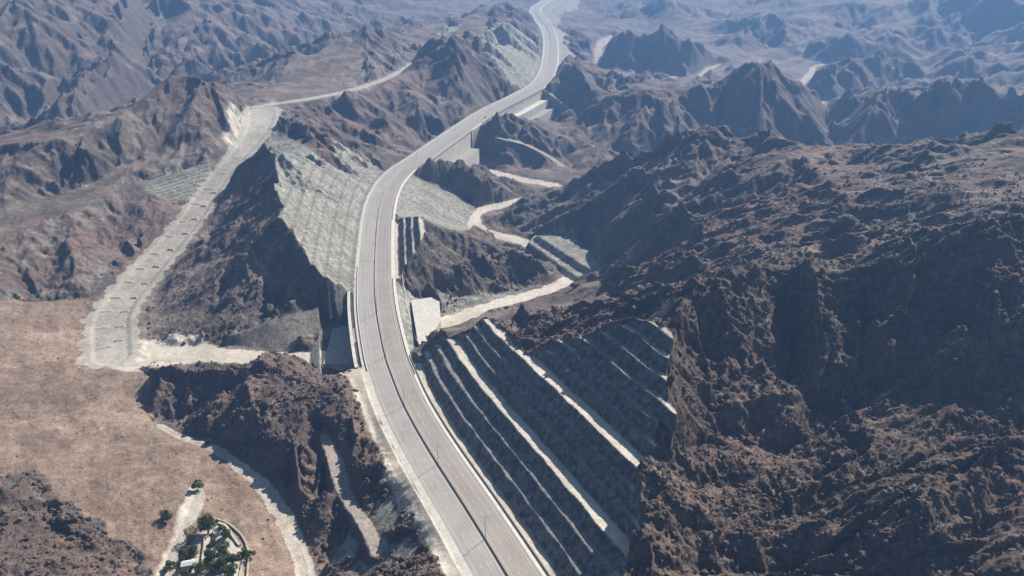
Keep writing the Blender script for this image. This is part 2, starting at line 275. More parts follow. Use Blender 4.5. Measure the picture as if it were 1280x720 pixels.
ce, cs, (cz,) = polydist(X, Y, CL, 130)
ae = np.abs(ce)
wob = 1.6 * fbm(X, Y, 14, 3, 40) * np.clip(CELL, .6, 4) / 1.0
wob2 = fbm(X, Y, 9, 3, 50)
PXn = X + 2.2 * fbm(X, Y, 18, 3, 60); PYn = Y + 2.2 * fbm(X, Y, 18, 3, 66)

def strip(pts, w, blend, jit=1.0):
    P = spline(np.array([un(*p) for p in pts]), 5.0)
    if np.ndim(w): 
        wv = np.interp(np.linspace(0, 1, len(P)), np.linspace(0, 1, len(w)), w)
    else: wv = np.full(len(P), float(w))
    D, S, (zz, ww) = polydist(X, Y, np.c_[P, wv], float(np.max(wv)) + blend + 6)
    D2 = np.abs(D) + jit * wob2 * .22 * ww
    return D2, zz, ww, S, D

nat = np.ones(X.shape)                                   # 1 = untouched mountain
pl_poly = wpoly([(-200, 378), (0, 379), (108, 373), (118, 440), (160, 460), (190, 468), (183, 505), (200, 535), (228, 548), (262, 560), (330, 614), (368, 690), (388, 760), (200, 800), (-260, 760)])
plain = inpoly(PXn, PYn, pl_poly) & ~inpoly(X + 3 * (PXn - X), Y + 3 * (PYn - Y), wpoly([(-90, 596), (30, 592), (75, 625), (110, 650), (150, 676), (188, 712), (170, 760), (-90, 780)]))
cut_poly = np.array([un(x, y, z)[:2] for x, y, z in RIMZ] + [road_pt(s, 15)[:2] for s in np.linspace(0, rel(un(*RIMZ[0]))[1], 40)])
_j = 3.2 * fbm(X, Y, 26, 4, 71)
_k = np.searchsorted(np.array(TOES), ce); _h = (hash2(_k, _k * 0 + 5, 3) - .5) * 13 * (ce > 40)
incut = inpoly(X + _j - .45 * _h, Y + .5 * wob2 + .89 * _h, cut_poly) & (ce > 15) & (ce < 129)
fin_poly = np.array([un(x, y, z)[:2] for x, y, z in FINZ] + [road_pt(s, 15)[:2] for s in np.linspace(rel(un(*FINZ[-1]))[1], rel(un(*FINZ[0]))[1], 12)])
infin = inpoly(X + .5 * wob2, Y + .5 * wob2, fin_poly) & (ce > 15) & (ce < 129)

# --- gullies that run down the slope and branch (oriented stripe noise), then rocky relief
def phacelle(x, y, dx, dy, cell, k):
    x = (x / cell).astype(np.float32); y = (y / cell).astype(np.float32)
    x0 = np.floor(x); y0 = np.floor(y); fx = x - x0; fy = y - y0; ix = x0.astype(np.int64); iy = y0.astype(np.int64)
    w_ = np.float32(2 * math.pi * .75); sx = -dy * w_; sy = dx * w_
    C_ = np.zeros(x.shape, np.float32); S_ = np.zeros(x.shape, np.float32)
    for a in (-1, 0, 1, 2):
        for b in (-1, 0, 1, 2):
            vx = fx - a - (hash2(ix + a, iy + b, k) - .5) * .9; vy = fy - b - (hash2(ix + a, iy + b, k + 1) - .5) * .9
            w = np.maximum(np.exp(-2 * (vx * vx + vy * vy)) - .0111, 0); ph = vx * sx + vy * sy
            C_ += w * np.cos(ph); S_ += w * np.sin(ph)
    m = np.maximum(np.hypot(C_, S_), .12 * 2.0 * .5); return C_ / m, S_ / m, sx / cell, sy / cell
def gradient(z):
    zr_ = np.gradient(z, axis=0) / (np.gradient(LRv)[:, None] * RR); zt = np.gradient(z, axis=1) / ((THv[1] - THv[0]) * RR)
    s, c = np.sin(TH), np.cos(TH)
    return (zr_ * s + zt * c).astype(np.float32), (zr_ * c - zt * s).astype(np.float32)
def blur(a, n):
    for _ in range(n):
        p = np.pad(a, 1, mode='edge'); a = .25 * (p[:-2, 1:-1] + p[2:, 1:-1] + p[1:-1, :-2] + p[1:-1, 2:])
    return a
damp = np.ones(X.shape)
damp *= smooth(17, 40, ae); damp[incut | infin] = 0
plainf = blur(plain.astype(float), 30); damp *= 1 - .9 * plainf
STRIPS = {}
for nm, pts, w, bl in [('wadi_r', WADI_R, [9, 9, 8, 7, 8, 9, 8, 9, 10, 9, 10, 9], 9), ('wadi_l', WADI_L, [14, 12, 10, 10, 12], 6), ('track', TRACK, [19, 20, 19, 18, 16, 15, 15, 17, 22, 24], 9), ('track2', TRACK2, 7.5, 7), ('gully', GULLY, [2, 3, 4, 5, 4.5, 5], 5),
                       ('path1', PATH1, [2.0, 4, 4, 3, 3.5], 4), ('path2', PATH2, 3.5, 4), ('farmt', FARMT, [3.2, 3, 2.6, 2.2, 2.5], 4), ('farw1', FARW1, [3, 8, 14, 15, 9, 8, 3], 15), ('farw2', FARW2, [3, 11, 11, 7, 8, 6, 4, 4, 2], 15), ('farw3', FARW3, [14, 18], 15), ('farw4', FARW4, [4, 12, 9, 8, 3], 10)]:
    STRIPS[nm] = strip(pts, w, bl)
    D2, zz, ww, S, D = STRIPS[nm]; damp *= smooth(ww * .8, ww + bl * 2.0, D2)
damp *= 1 - .93 * blur(inpoly(X, Y, wpoly([(286, 418), (330, 400), (380, 384), (438, 368), (436, 402), (408, 413), (380, 424), (352, 438), (283, 434)])).astype(float), 4)
damp *= 1 - .95 * blur(inpoly(X, Y, wpoly([(490, 278), (498, 242), (512, 229), (592, 256), (588, 290), (556, 286), (530, 274)])).astype(float), 3)
gx, gy = gradient(blur(Z, 8))
sl0 = np.hypot(gx, gy)
damp *= 1 - .45 * blur(inpoly(PXn, PYn, wpoly([(120, 172), (190, 112), (240, 90), (310, 126), (292, 178), (220, 208), (140, 205)])).astype(float), 12)
damp *= 1 - .35 * blur(inpoly(PXn, PYn, wpoly([(330, 186), (346, 190), (376, 290), (438, 365), (330, 402), (180, 418), (168, 392), (300, 205)])).astype(float), 12)
damp *= 1 - .8 * blur(incut.astype(float), 5)
damp *= 1 - .75 * blur(inpoly(X, Y, wpoly([(540, 412), (600, 388), (700, 357), (735, 350), (765, 368), (690, 392), (612, 398), (560, 424)])).astype(float), 8)
damp *= .5 + .5 * smooth(.05, .25, sl0)
dampf = blur(damp, 3)
G = Z.copy(); low = np.zeros(X.shape)
big = fbm(X, Y, 240, 3, 5); far_ = smooth(900, 1700, RR) * dampf; G += 5.0 * big * dampf * smooth(500, 1500, RR) + 36 * far_ * (.45 - np.abs(perlin(X / 260 + .5 * perlin(X / 300, Y / 300, 8), Y / 230, 7))) + 8 * far_ * (.4 - np.abs(perlin(X / 95, Y / 95 + .4 * perlin(X / 120, Y / 120, 9), 11))) + 1.5 * fbm(X, Y, 70, 3, 12) * dampf
gx, gy = gradient(blur(G, 6)); sl0 = np.maximum(sl0, np.hypot(gx, gy)) * .5 + .5 * sl0
lam = 120.; ch = 0
for o in range(5):
    act = np.clip(lam / (CELL * 5), 0, 1)
    sl = np.hypot(gx, gy) + 1e-5; nx, ny = gx / sl, gy / sl
    c_, s_, kx, ky = phacelle(X, Y, nx, ny, lam * .75, 100 + 7 * o)
    near_k = np.interp(RR, [480, 560, 950, 1400], [.62, 1, 1, 1.25]) if o < 3 else 1.0
    amp = (.085 * lam * np.minimum(sl0 / .45, 1.15) * (1 - .55 * smooth(.65, 1.3, sl0)) * dampf * act * near_k).astype(np.float32)
    G += amp * (c_ * .75 - np.interp(RR, [900, 1300], [.40, .22]) * (1 - c_ * c_))
    if o < 3: low += amp * c_
    gx = gx - amp * s_ * kx * .8; gy = gy - amp * s_ * ky * .8
    lam *= .5
def ridged(x, y, l, k): return 1 - 2 * np.abs(perlin(x / l, y / l, k))
l = 26.
for o in range(6):
    act = np.clip((l / CELL - 1.5) / 2.5, 0, 1)
    wx = X + .35 * l * perlin(X / l, Y / l, 200 + o)
    n = ridged(wx, Y, l, 210 + o) * .6 + perlin(wx / l * 1.7, Y / l * 1.7, 230 + o) * .7
    G += l * (np.where(X > 60, .024, .046) if l > 9 else np.where(X > 60, .07, .085)) * n * act * dampf * (.42 + .8 * np.minimum(sl0 / .4, 1.3)); l *= .5
rz = smooth(20, 70, ce) * (np.abs(ce) < 1e8) + ((X > 40) & (np.abs(ce) > 1e8)); rz = rz * dampf * np.interp(RR, [900, 1150], [1, 0]) * (X > 0)
dA = un(1250, 560, 72) - un(980, 720, 34); dB = un(1230, 190, 100) - un(800, 330, 0); wB = smooth(400, 560, RR)
ux = dA[0] / np.hypot(dA[0], dA[1]) * (1 - wB) + dB[0] / np.hypot(dB[0], dB[1]) * wB; uy = dA[1] / np.hypot(dA[0], dA[1]) * (1 - wB) + dB[1] / np.hypot(dB[0], dB[1]) * wB
wpx = X + 9 * fbm(X, Y, 60, 3, 851); wpy = Y + 9 * fbm(X, Y, 60, 3, 853); al = wpx * ux + wpy * uy; pe = -wpx * uy + wpy * ux
for pl, am in ((38, 6.4), (17, 3.6), (8, 1.8), (4, .8)):
    act = np.clip((pl / CELL - 1.5) / 2.5, 0, 1); n = perlin(pe / pl, al / (pl * 4.5), 860 + pl); G += am * rz * act * (.42 - 1.15 * np.abs(n)) 
# stony roughness of the near ground, also a little on the plain
for l, a in ((5.5, .55), (3., .42), (1.6, .26)):
    act = np.clip((l / CELL - 1.5) / 2, 0, 1); G += a * act * np.maximum(perlin(X / l, Y / l, 300 + int(l * 10)), -.1) * (np.where(plain, .5, 1) * np.clip(dampf * 3, 0, 1))
rough = np.where(plain, 1, 0) * (1.5 * fbm(X, Y, 38, 6, 320, .58) + .35 * fbm(X + .5 * Y, (Y - .5 * X) * .3, 14, 4, 331)); G += rough * plainf * smooth(0, 8, STRIPS['gully'][0] - 4)
Z = G

# --- strips: roads of earth and dry river beds pressed into the ground
REG = np.zeros(X.shape, np.int8)            # 0 hills 1 riverbed 2 track 3 rock cut 4 embankment 5 plain
REG[plain] = 5
ORDER = [('wadi_r', 9, 1), ('wadi_l', 6, 1), ('track', 9, 2), ('track2', 7, 2), ('gully', 5, 1), ('path1', 4, 2), ('path2', 4, 2), ('farmt', 5, 2), ('farw1', 15, 1), ('farw2', 15, 1), ('farw3', 15, 1), ('farw4', 14, 1)]
for nm, bl, reg in ORDER:
    D2, zz, ww, S, D = STRIPS[nm]
    k = 1 - smooth(ww, ww + bl, D2)
    zt = zz + .25 * fbm(X, Y, 12, 3, 77) + np.where(nm in ('track',), 1.1 * smooth(.55, .8, np.abs(D) / np.maximum(ww, 1)), 0)
    if nm in ('wadi_r', 'gully'): zt = zt - .5 * np.abs(perlin(D / 5, S / 40, 91))
    Z = Z * (1 - k) + zt * k
    REG[D2 < ww * 1.02] = reg
# --- terraces beside the river bend, and the stepped berms above the channel
def plateau(pts, z, soft, reg=None):
    P = np.array([un(x, y, z)[:2] for x, y in pts]); m = inpoly(X + .8 * wob2, Y + .8 * wob2, P); k = blur(m.astype(float), soft)
    global Z; Z = Z * (1 - k) + (z + .2 * wob2) * k
    if reg is not None: REG[m] = reg
    return m
t1 = plateau([(658, 303), (667, 293), (716, 295), (742, 318), (758, 342), (735, 352), (719, 346)], -34, 2, 4)
t2 = plateau([(668, 293), (716, 294), (744, 318), (756, 336), (738, 338), (712, 323)], -28.5, 2, 4)
P = np.array([hit(x, y) for x, y in [(178, 230), (262, 202), (263, 214), (236, 252), (212, 254), (186, 243)]]); m = inpoly(X + wob2, Y + wob2, P)
kk = blur(m.astype(float), 2); zs = blur(base_at(TH, LR), 10)
a_, b_ = hit(190, 242), hit(252, 223); u_ = (b_ - a_) / np.linalg.norm(b_ - a_); top_ = hit(225, 212); wd_ = abs((top_ - a_) @ np.array([-u_[1], u_[0]])) / 4.2
q = ((X - a_[0]) * -u_[1] + (Y - a_[1]) * u_[0]) / wd_; qf = q - np.floor(q); zt = zs + 9.5 * (np.clip(np.minimum(qf / .3, (1 - qf) / .45), 0, .6) - .35) 
Z = Z * (1 - kk) + zt * kk; berm_m = m; REG[m] = 4

# --- the highway's bed: rock cuts where the hills stand higher, fills where they lie lower
W2a, W2b = st_of(526, 208), st_of(586, 163.5); W3a, W3b = st_of(604, 153), st_of(674, 111)
W1a, W1b = st_of(450, 366), st_of(458, 452)
zr_ = cz
right = ce > 0
wallR = right & (((cs > W2a) & (cs < W2b)) | ((cs > W3a) & (cs < W3b)))
wallL = (~right) & (cs > W1b - 4) & (cs < W1a + 2) & (ae < 46)
nearR = ae < 128
CVR = right & (cs > st_of(512, 462)) & (cs < st_of(491, 340))
fill = zr_ - .6 - np.maximum(ae - 17.5, 0) / np.where(CVR, 1.2, 1.62)
cutg = zr_ - .3 + np.maximum(ae - 19, 0) * np.where(right, 1.3, .95)
step = cutg
CUTL = (~right) & (((cs > W1a) & (cs < st_of(484, 214))) | ((cs > st_of(628, 115)) & (cs < st_of(679, 45))))
lc = zr_ + np.maximum(ae - 19, 0) * .78; ql = (lc - zr_) / 7.5; qf = ql - np.floor(ql); lcs = zr_ + 7.5 * (np.floor(ql) + .80 * smooth(.2, .98, qf) + .20 * qf)
cutg = np.where(right | ~CUTL, zr_ - .3 + np.maximum(ae - 18.5, 0) * 1.7, lcs + (.5 * fbm(X, Y, 20, 5, 401, .62) + .22 * np.abs(perlin(cs / 2.6, ae / 14, 403))) * smooth(19, 24, ae))
NOF = right & (cs > W2b - 2) & (cs < W3a + 30) & (ae > 18.5)
isfill = nearR & ~NOF & ~wallR & ~wallL & (Z < fill - .3) & (ae > 15)
iscut = nearR & (Z > cutg) & (ae > 16) & ~incut & ~infin & (ae < 95)
Zn = np.where(nearR & ~NOF & ~wallR & ~wallL, np.maximum(Z, fill + .12 * fbm(X, Y, 6, 3, 88) - .22 * np.abs(perlin(cs / 3.2 + .4 * perlin(cs / 9, ae / 9, 2), ae / 30, 89))), Z)
Zn = np.where(iscut, cutg, Zn)
pr = cutprof(ce + .3 * wob2 + .9 * perlin(X / 19, Y / 19, 405)) * cutscale(cs) + zr_
roughc = (.55 * fbm(X, Y, 3.2, 3, 410) + .5 * ridged(cs, ce * .4, 4.5, 415)) * np.clip((3 / CELL), 0, 1)
stepface = np.abs(np.interp(ce, PE, np.r_[np.diff(PZ) / np.maximum(np.diff(PE), .01), 1])) > 1.2
cutz = pr + roughc * np.where(stepface, .42, .14) * smooth(20, 23, ce)
ZC = np.where(incut | infin, cutz, Zn)
WRW = np.where(cs < W3a - 5, np.where(cs < W2a + 45, 22, 36), np.where(cs < W3a + 75, np.interp(cs, [W3a, W3a + 75], [20, 26]), 46))
Z = np.where(wallR & (ae > 14.4) & (ae < 20), np.minimum(Z, zr_ - 14), ZC)
# beside the walls the ground lies deep
Z = np.where(wallR & (ae > 14.4) & (ae < WRW + 14), np.minimum(Z, zr_ - 30 - 12 * smooth(16, 38, ae) + np.maximum(ae - WRW, 0) * 2.6), Z)
Z = np.where(wallL & (ae > 20.5), np.minimum(Z, np.maximum(zr_ - 23.2, -23.6)), Z)
Z = np.where(wallL & (ae <= 20.5) & (ae > 15), zr_ - .8 - (ae - 15) * .25, Z)
Z = np.where(ae < np.where(wallR, 14.4, 17.5), zr_ - .55, Z)
fz = blur(inpoly(PXn, PYn, wpoly([(492, 276), (498, 242), (512, 229), (592, 256), (586, 290), (556, 284), (530, 272)])).astype(float), 2)
REG[(fz > .5) & (REG == 0)] = 4
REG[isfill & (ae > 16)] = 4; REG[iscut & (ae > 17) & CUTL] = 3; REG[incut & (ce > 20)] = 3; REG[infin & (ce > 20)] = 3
apron = (right) & (ae < 17.5)

# ------------------------------------------------------------------ ground tints (what the ground is made of, plus sunlight painted on the cut benches), four masks on the vertices
gx, gy = gradient(Z); slope = np.hypot(gx, gy)
def zone(polys, soft=2, jit=1.0):
    o = np.zeros(X.shape, bool)
    for p in polys: o |= inpoly(X + jit * (PXn - X), Y + jit * (PYn - Y), wpoly(p))
    return blur(o.astype(float), soft)
grey = zone([[(335, 168), (360, 172), (400, 195), (440, 208), (478, 214), (470, 232), (452, 280), (446, 352), (437, 362), (402, 328), (376, 292), (356, 258), (346, 225), (338, 190)],
             
             [(587, 52), (612, 43), (640, 46), (660, 64), (672, 80), (670, 92), (646, 111), (634, 109), (603, 69)], [(275, 170), (300, 125), (345, 124), (350, 140), (345, 182), (310, 195)],
             [(545, 372), (585, 369), (700, 355), (620, 385), (560, 400)], [(545, 372), (585, 369), (700, 355), (620, 385), (560, 400)],
             [(352, 130), (400, 126), (470, 108), (460, 122), (420, 132)], [(540, 50), (562, 30), (575, 40), (556, 52)]], 3)
scree = zone([[(0, 306), (60, 278), (130, 247), (150, 262), (90, 300), (0, 345)], [(0, 352), (40, 346), (70, 360), (40, 376), (0, 378)], [(430, 88), (470, 70), (505, 60), (545, 55), (520, 82), (470, 103), (420, 112)], [(100, 350), (130, 320), (150, 325), (125, 360)], [(205, 190), (262, 180), (270, 200), (200, 225)]], 5)
grey = np.maximum(grey, .5 * zone([[(283, 418), (330, 401), (380, 386), (437, 370), (430, 402), (408, 412), (352, 438), (283, 432)]], 3))
grey = np.maximum(grey, scree * smooth(-.15, .35, fbm(X, Y, 16, 4, 707)) * .55)
grey = np.maximum(grey, np.where(REG == 3, 1, 0) * 1.0); grey = np.maximum(grey, np.where(REG == 4, 1, 0))
pale = zone([[(432, 460), (458, 462), (475, 520), (510, 590), (560, 675), (592, 725), (556, 725), (525, 660), (500, 640), (488, 610), (470, 560), (455, 520), (440, 480)],
             [(275, 172), (296, 126), (312, 128), (318, 160), (300, 182)], [(130, 425), (240, 420), (285, 434), (240, 450), (200, 462), (140, 462), (108, 450)], [(408, 456), (440, 452), (448, 470), (430, 470)],
             [(236, 612), (244, 604), (258, 608), (256, 632), (246, 648), (232, 660), (222, 676), (205, 722), (192, 722), (214, 670)], [(252, 652), (285, 660), (302, 690), (300, 730), (240, 730), (238, 690)], [(812, 394), (840, 378), (850, 373), (842, 384), (822, 396)]], 3)
pale = np.maximum(pale * .8, np.where((REG == 1), .82, 0)); bx = (X + .45 * Y) + 14 * fbm(X, Y, 60, 3, 951); by = (Y - .45 * X) + 14 * fbm(X, Y, 60, 3, 953)
braid = smooth(.13, .0, np.abs(perlin(bx / 75, by / 20, 955))) * smooth(-.2, .3, fbm(X, Y, 50, 3, 957)); pale = np.maximum(pale,   .14 * braid * plainf * (REG == 5))
pale = np.maximum(pale, np.where(REG == 2, .66, 0)); pale = np.where((REG == 1) & (RR > 1150), .5, pale); pale = np.maximum(pale, .30 * smooth(-52, -60, Z) * smooth(1100, 1500, RR) * smooth(-.3, .4, fbm(X, Y, 120, 4, 900))); pale = np.where(STRIPS['gully'][0] < 8, np.minimum(pale, .68), pale); pale = np.where((STRIPS['path1'][0] < 6) & (REG == 2), .45, pale)
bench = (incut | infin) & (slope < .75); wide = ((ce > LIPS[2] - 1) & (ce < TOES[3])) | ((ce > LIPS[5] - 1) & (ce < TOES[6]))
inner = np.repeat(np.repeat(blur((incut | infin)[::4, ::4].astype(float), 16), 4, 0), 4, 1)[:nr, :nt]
pale = np.where(bench, np.where(wide, .9, np.clip(.25 + 2.2 * (.93 - inner), .22, .9)), pale); pale = np.where((REG == 3) & ~bench & (incut | infin), 0, pale)  # sandy benches; sunlight painted in as paler wide ones and rim ends
rimlit = blur((incut & ~np.roll(incut, 2, 0)).astype(float), 2); 
red = smooth(-.15, .55, fbm(X, Y, 170, 4, 500)) * (1 - .35 * smooth(900, 1600, RR))
red = np.maximum(red * .8, zone([[(480, 690), (500, 640), (545, 690), (560, 725), (480, 725)], [(505, 345), (512, 350), (528, 368), (516, 380), (508, 365)], [(0, 600), (150, 690), (190, 725), (-50, 740)]], 3) * .9)
dark = np.clip(smooth(.55, 1.15, slope + .25 * fbm(X, Y, 20, 3, 520)) * (REG == 0), 0, 1)
dark = np.maximum(dark, .8 * zone([[(186, 470), (215, 462), (300, 458), (400, 474), (432, 500), (440, 560), (425, 560), (402, 545), (395, 600), (330, 590), (262, 553), (228, 545), (190, 525)], [(-60, 610), (40, 610), (100, 655), (160, 700), (-60, 740)]], 5) * smooth(-.35, .25, fbm(X, Y, 22, 4, 531)) * (REG == 0))
dark = np.maximum(dark, .55 * smooth(-.1, .4, fbm(X, Y, 45, 4, 530)) * (REG == 0))
dark = np.where(REG == 5, np.maximum(.9 * smooth(.12, .5, fbm(X, Y, 46, 5, 961, .62)), .8 * smooth(.25, .55, fbm(X, Y, 9, 4, 963)) * smooth(-.1, .3, fbm(X, Y, 60, 3, 965))), dark)
wrk = (REG == 3) | (REG == 4) | (grey > .5)
streak = smooth(-.25, .55, .8 * fbm(cs + 2.0 * wob2, ae / 7.0, 5.0, 4, 801) + .5 * fbm(X, Y, 26, 4, 803)); ql2 = np.abs(qf - .1)
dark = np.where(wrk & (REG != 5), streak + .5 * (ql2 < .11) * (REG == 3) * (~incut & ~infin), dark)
# right-hand mountain is coated with darker desert varnish
varn = zone([[(800, 400), (850, 366), (960, 336), (1060, 342), (1150, 328), (1400, 260), (1500, 800), (780, 800), (780, 700), (835, 560), (842, 440)]], 8)
MASK = np.stack([grey, pale, np.clip(red, 0, 1), np.clip(dark, 0, 1)], -1).astype(np.float32)
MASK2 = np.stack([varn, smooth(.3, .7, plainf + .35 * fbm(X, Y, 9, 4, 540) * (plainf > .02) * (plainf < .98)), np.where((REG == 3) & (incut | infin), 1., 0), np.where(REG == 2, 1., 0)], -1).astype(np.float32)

# ------------------------------------------------------------------ materials
def mat(name): 
    m = bpy.data.materials.new(name); m.use_nodes = True; nt_ = m.node_tree; b = nt_.nodes['Principled BSDF']; b.inputs['Roughness'].default_value = .9
    if 'Specular IOR Level' in b.inputs: b.inputs['Specular IOR Level'].default_value = .15
    return m, nt_, b
def N(t, typ, **kw):
    n = t.nodes.new(typ)
    for k, v in kw.items():
        if k.startswith('i_'): n.inputs[int(k[2:])].default_value = v
        else: setattr(n, k, v)
    return n
def mixc(t, fac, a, b):
    n = t.nodes.new('ShaderNodeMix'); n.data_type = 'RGBA'
    for s, v in ((n.inputs[0], fac), (n.inputs[6], a), (n.inputs[7], b)):
        if isinstance(v, bpy.types.NodeSocket): t.links.new(v, s)
        else: s.default_value = v if not isinstance(v, tuple) else (*v, 1)
    return n.outputs[2]
def mth(t, op, a, b=0., c=None):
    n = t.nodes.new('ShaderNodeMath'); n.operation = op
    for i, v in enumerate((a, b) if c is None else (a, b, c)):
        if isinstance(v, bpy.types.NodeSocket): t.links.new(v, n.inputs[i])
        else: n.inputs[i].default_value = v
    return n.outputs[0]
def noise(t, vec, scale, detail=4, rough=.6):
    n = t.nodes.new('ShaderNodeTexNoise'); n.inputs['Scale'].default_value = scale; n.inputs['Detail'].default_value = detail; n.inputs['Roughness'].default_value = rough
    t.links.new(vec, n.inputs['Vector']); return n.outputs['Fac']
def remap(t, v, a, b, c=0., d=1.):
    n = t.nodes.new('ShaderNodeMapRange'); t.links.new(v, n.inputs[0])
    for i, q in enumerate((a, b, c, d)): n.inputs[i + 1].default_value = q
    return n.outputs[0]
def ground_material():
    m, t, b = mat('desert_ground'); L = t.links.new
    geo = N(t, 'ShaderNodeNewGeometry'); pos = geo.outputs['Position']
    at = N(t, 'ShaderNodeAttribute', attribute_name='mask'); a2 = N(t, 'ShaderNodeAttribute', attribute_name='mask2')
    s1 = N(t, 'ShaderNodeSeparateColor'); L(at.outputs['Color'], s1.inputs[0]); s2 = N(t, 'ShaderNodeSeparateColor'); L(a2.outputs['Color'], s2.inputs[0])
    gr, pa, re = s1.outputs; da = at.outputs['Alpha']; va, pln, ct = s2.outputs; trk = a2.outputs['Alpha']
    n1 = noise(t, pos, .035, 6, .65); n2 = noise(t, pos, .25, 6, .7); n3 = noise(t, pos, 1.1, 4, .7)
    base = mixc(t, remap(t, n1, .40, .60), (.118, .094, .077), (.235, .184, .149))
    base = mixc(t, mth(t, 'MULTIPLY', re, .85), base, (.190, .122, .096))
    base = mixc(t, mth(t, 'MULTIPLY', da, .58), base, (.060, .053, .049))
    base = mixc(t, mth(t, 'MULTIPLY', va, .62), base, mixc(t, remap(t, n2, .4, .62), (.068, .044, .032), (.165, .108, .078)))
    base = mixc(t, pln, base, mixc(t, remap(t, noise(t, pos, .012, 7, .68), .38, .62), (.205, .144, .106), mixc(t, remap(t, n1, .38, .62), (.280, .200, .148), (.375, .276, .208))))
    base = mixc(t, mth(t, 'MULTIPLY', mth(t, 'MULTIPLY', pln, da), .55), base, (.150, .102, .076))
    gcol = mixc(t, remap(t, n2, .35, .65), (.205, .194, .162), (.345, .328, .275))
    gcol = mixc(t, mth(t, 'MULTIPLY', da, .62), gcol, (.135, .128, .108))
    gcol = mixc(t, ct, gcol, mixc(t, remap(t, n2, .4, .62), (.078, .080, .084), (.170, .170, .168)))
    base = mixc(t, gr, base, gcol)
    base = mixc(t, pa, base, mixc(t, remap(t, n1, .4, .62), mixc(t, trk, (.50, .44, .35), (.40, .37, .31)), mixc(t, trk, (.62, .56, .47), (.50, .46, .39))))
    # stones and dust: fine contrast
    v = mth(t, 'MULTIPLY', remap(t, n3, .32, .70, .48, 1.5), remap(t, n2, .3, .7, .70, 1.28))
    soft = mth(t, 'MAXIMUM', pa, mth(t, 'MULTIPLY', pln, .35))
    v = mth(t, 'ADD', mth(t, 'MULTIPLY', v, mth(t, 'SUBTRACT', 1., mth(t, 'MULTIPLY', soft, .55))), mth(t, 'MULTIPLY', soft, .55))
    hs = N(t, 'ShaderNodeVectorMath', operation='SCALE'); L(base, hs.inputs[0]); L(v, hs.inputs[3]); L(hs.outputs[0], b.inputs['Base Color'])
    bp = N(t, 'ShaderNodeBump'); bp.inputs['Distance'].default_value = 1.0
    L(remap(t, soft, 0., 1., .85, .25), bp.inputs['Strength'])
    hsum = mth(t, 'ADD', mth(t, 'MULTIPLY', n3, .55), mth(t, 'MULTIPLY', n2, 1.4)); L(hsum, bp.inputs['Height']); L(bp.outputs[0], b.inputs['Normal'])
    b.inputs['Roughness'].default_value = .95
    return m
def plain_mat(name, c0, c1, scale, rough=.85, bump=.1):
    m, t, b = mat(name); g = N(t, 'ShaderNodeNewGeometry'); n = noise(t, g.outputs['Position'], scale, 5, .65)
    t.links.new(mixc(t, remap(t, n, .35, .65), c0, c1), b.inputs['Base Color']); b.inputs['Roughness'].default_value = rough
    if bump:
        bp = N(t, 'ShaderNodeBump'); bp.inputs['Strength'].default_value = bump; t.links.new(n, bp.inputs['Height']); t.links.new(bp.outputs[0], b.inputs['Normal'])
    return m
M_GROUND = ground_material()
M_CONC = plain_mat('pale_concrete', (.50, .46, .40), (.64, .60, .53), .35)
def joints(m, w_, h_):
    t = m.node_tree; b = t.nodes['Principled BSDF']; src = b.inputs['Base Color'].links[0].from_socket
    g = N(t, 'ShaderNodeNewGeometry'); sx = N(t, 'ShaderNodeSeparateXYZ'); t.links.new(g.outputs['Position'], sx.inputs[0])
    cb = N(t, 'ShaderNodeCombineXYZ'); t.links.new(mth(t, 'ADD', mth(t, 'MULTIPLY', sx.outputs[0], .55), mth(t, 'MULTIPLY', sx.outputs[1], .85)), cb.inputs[0]); t.links.new(sx.outputs[2], cb.inputs[1])
    br = N(t, 'ShaderNodeTexBrick'); t.links.new(cb.outputs[0], br.inputs['Vector']); br.offset = 0
    for k, v in (('Scale', 1.), ('Mortar Size', .10), ('Brick Width', w_), ('Row Height', h_), ('Color1', (1, 1, 1, 1)), ('Color2', (.86, .86, .85, 1)), ('Mortar', (.55, .54, .52, 1))): br.inputs[k].default_value = v
    st = N(t, 'ShaderNodeMapping'); st.inputs['Scale'].default_value = (.5, .5, .03); t.links.new(g.outputs['Position'], st.inputs[0]); n = noise(t, st.outputs[0], 1., 4, .6)
    mx = N(t, 'ShaderNodeMix', data_type='RGBA', blend_type='MULTIPLY'); mx.inputs[0].default_value = 1.; t.links.new(src, mx.inputs[6]); t.links.new(br.outputs[0], mx.inputs[7])
    t.links.new(mixc(t, remap(t, n, .5, .75, 0., .45), mx.outputs[2], (.26, .23, .19)), b.inputs['Base Color'])
M_SLAB = plain_mat('apron_concrete', (.33, .305, .265), (.45, .42, .37), .3)
joints(M_CONC, 6., 3.)
M_CONCD = plain_mat('weathered_concrete', (.30, .28, .25), (.42, .40, .36), .5)
M_BARR = plain_mat('barrier_concrete', (.29, .265, .235), (.37, .34, .30), .8)
M_STEEL = plain_mat('galvanised_steel', (.30, .30, .30), (.38, .38, .38), 2., .45, 0)
M_PAINT = plain_mat('road_paint', (.44, .40, .35), (.54, .50, .45), 1.5)
M_SHLD = plain_mat('gravel_shoulder', (.45, .415, .355), (.60, .56, .49), .3)
M_EARTH = plain_mat('berm_earth', (.34, .305, .25), (.44, .40, .335), .8, .95, .4)
M_ROCK = plain_mat('boulder_rock', (.050, .040, .034), (.150, .116, .094), .18, .95, .3)

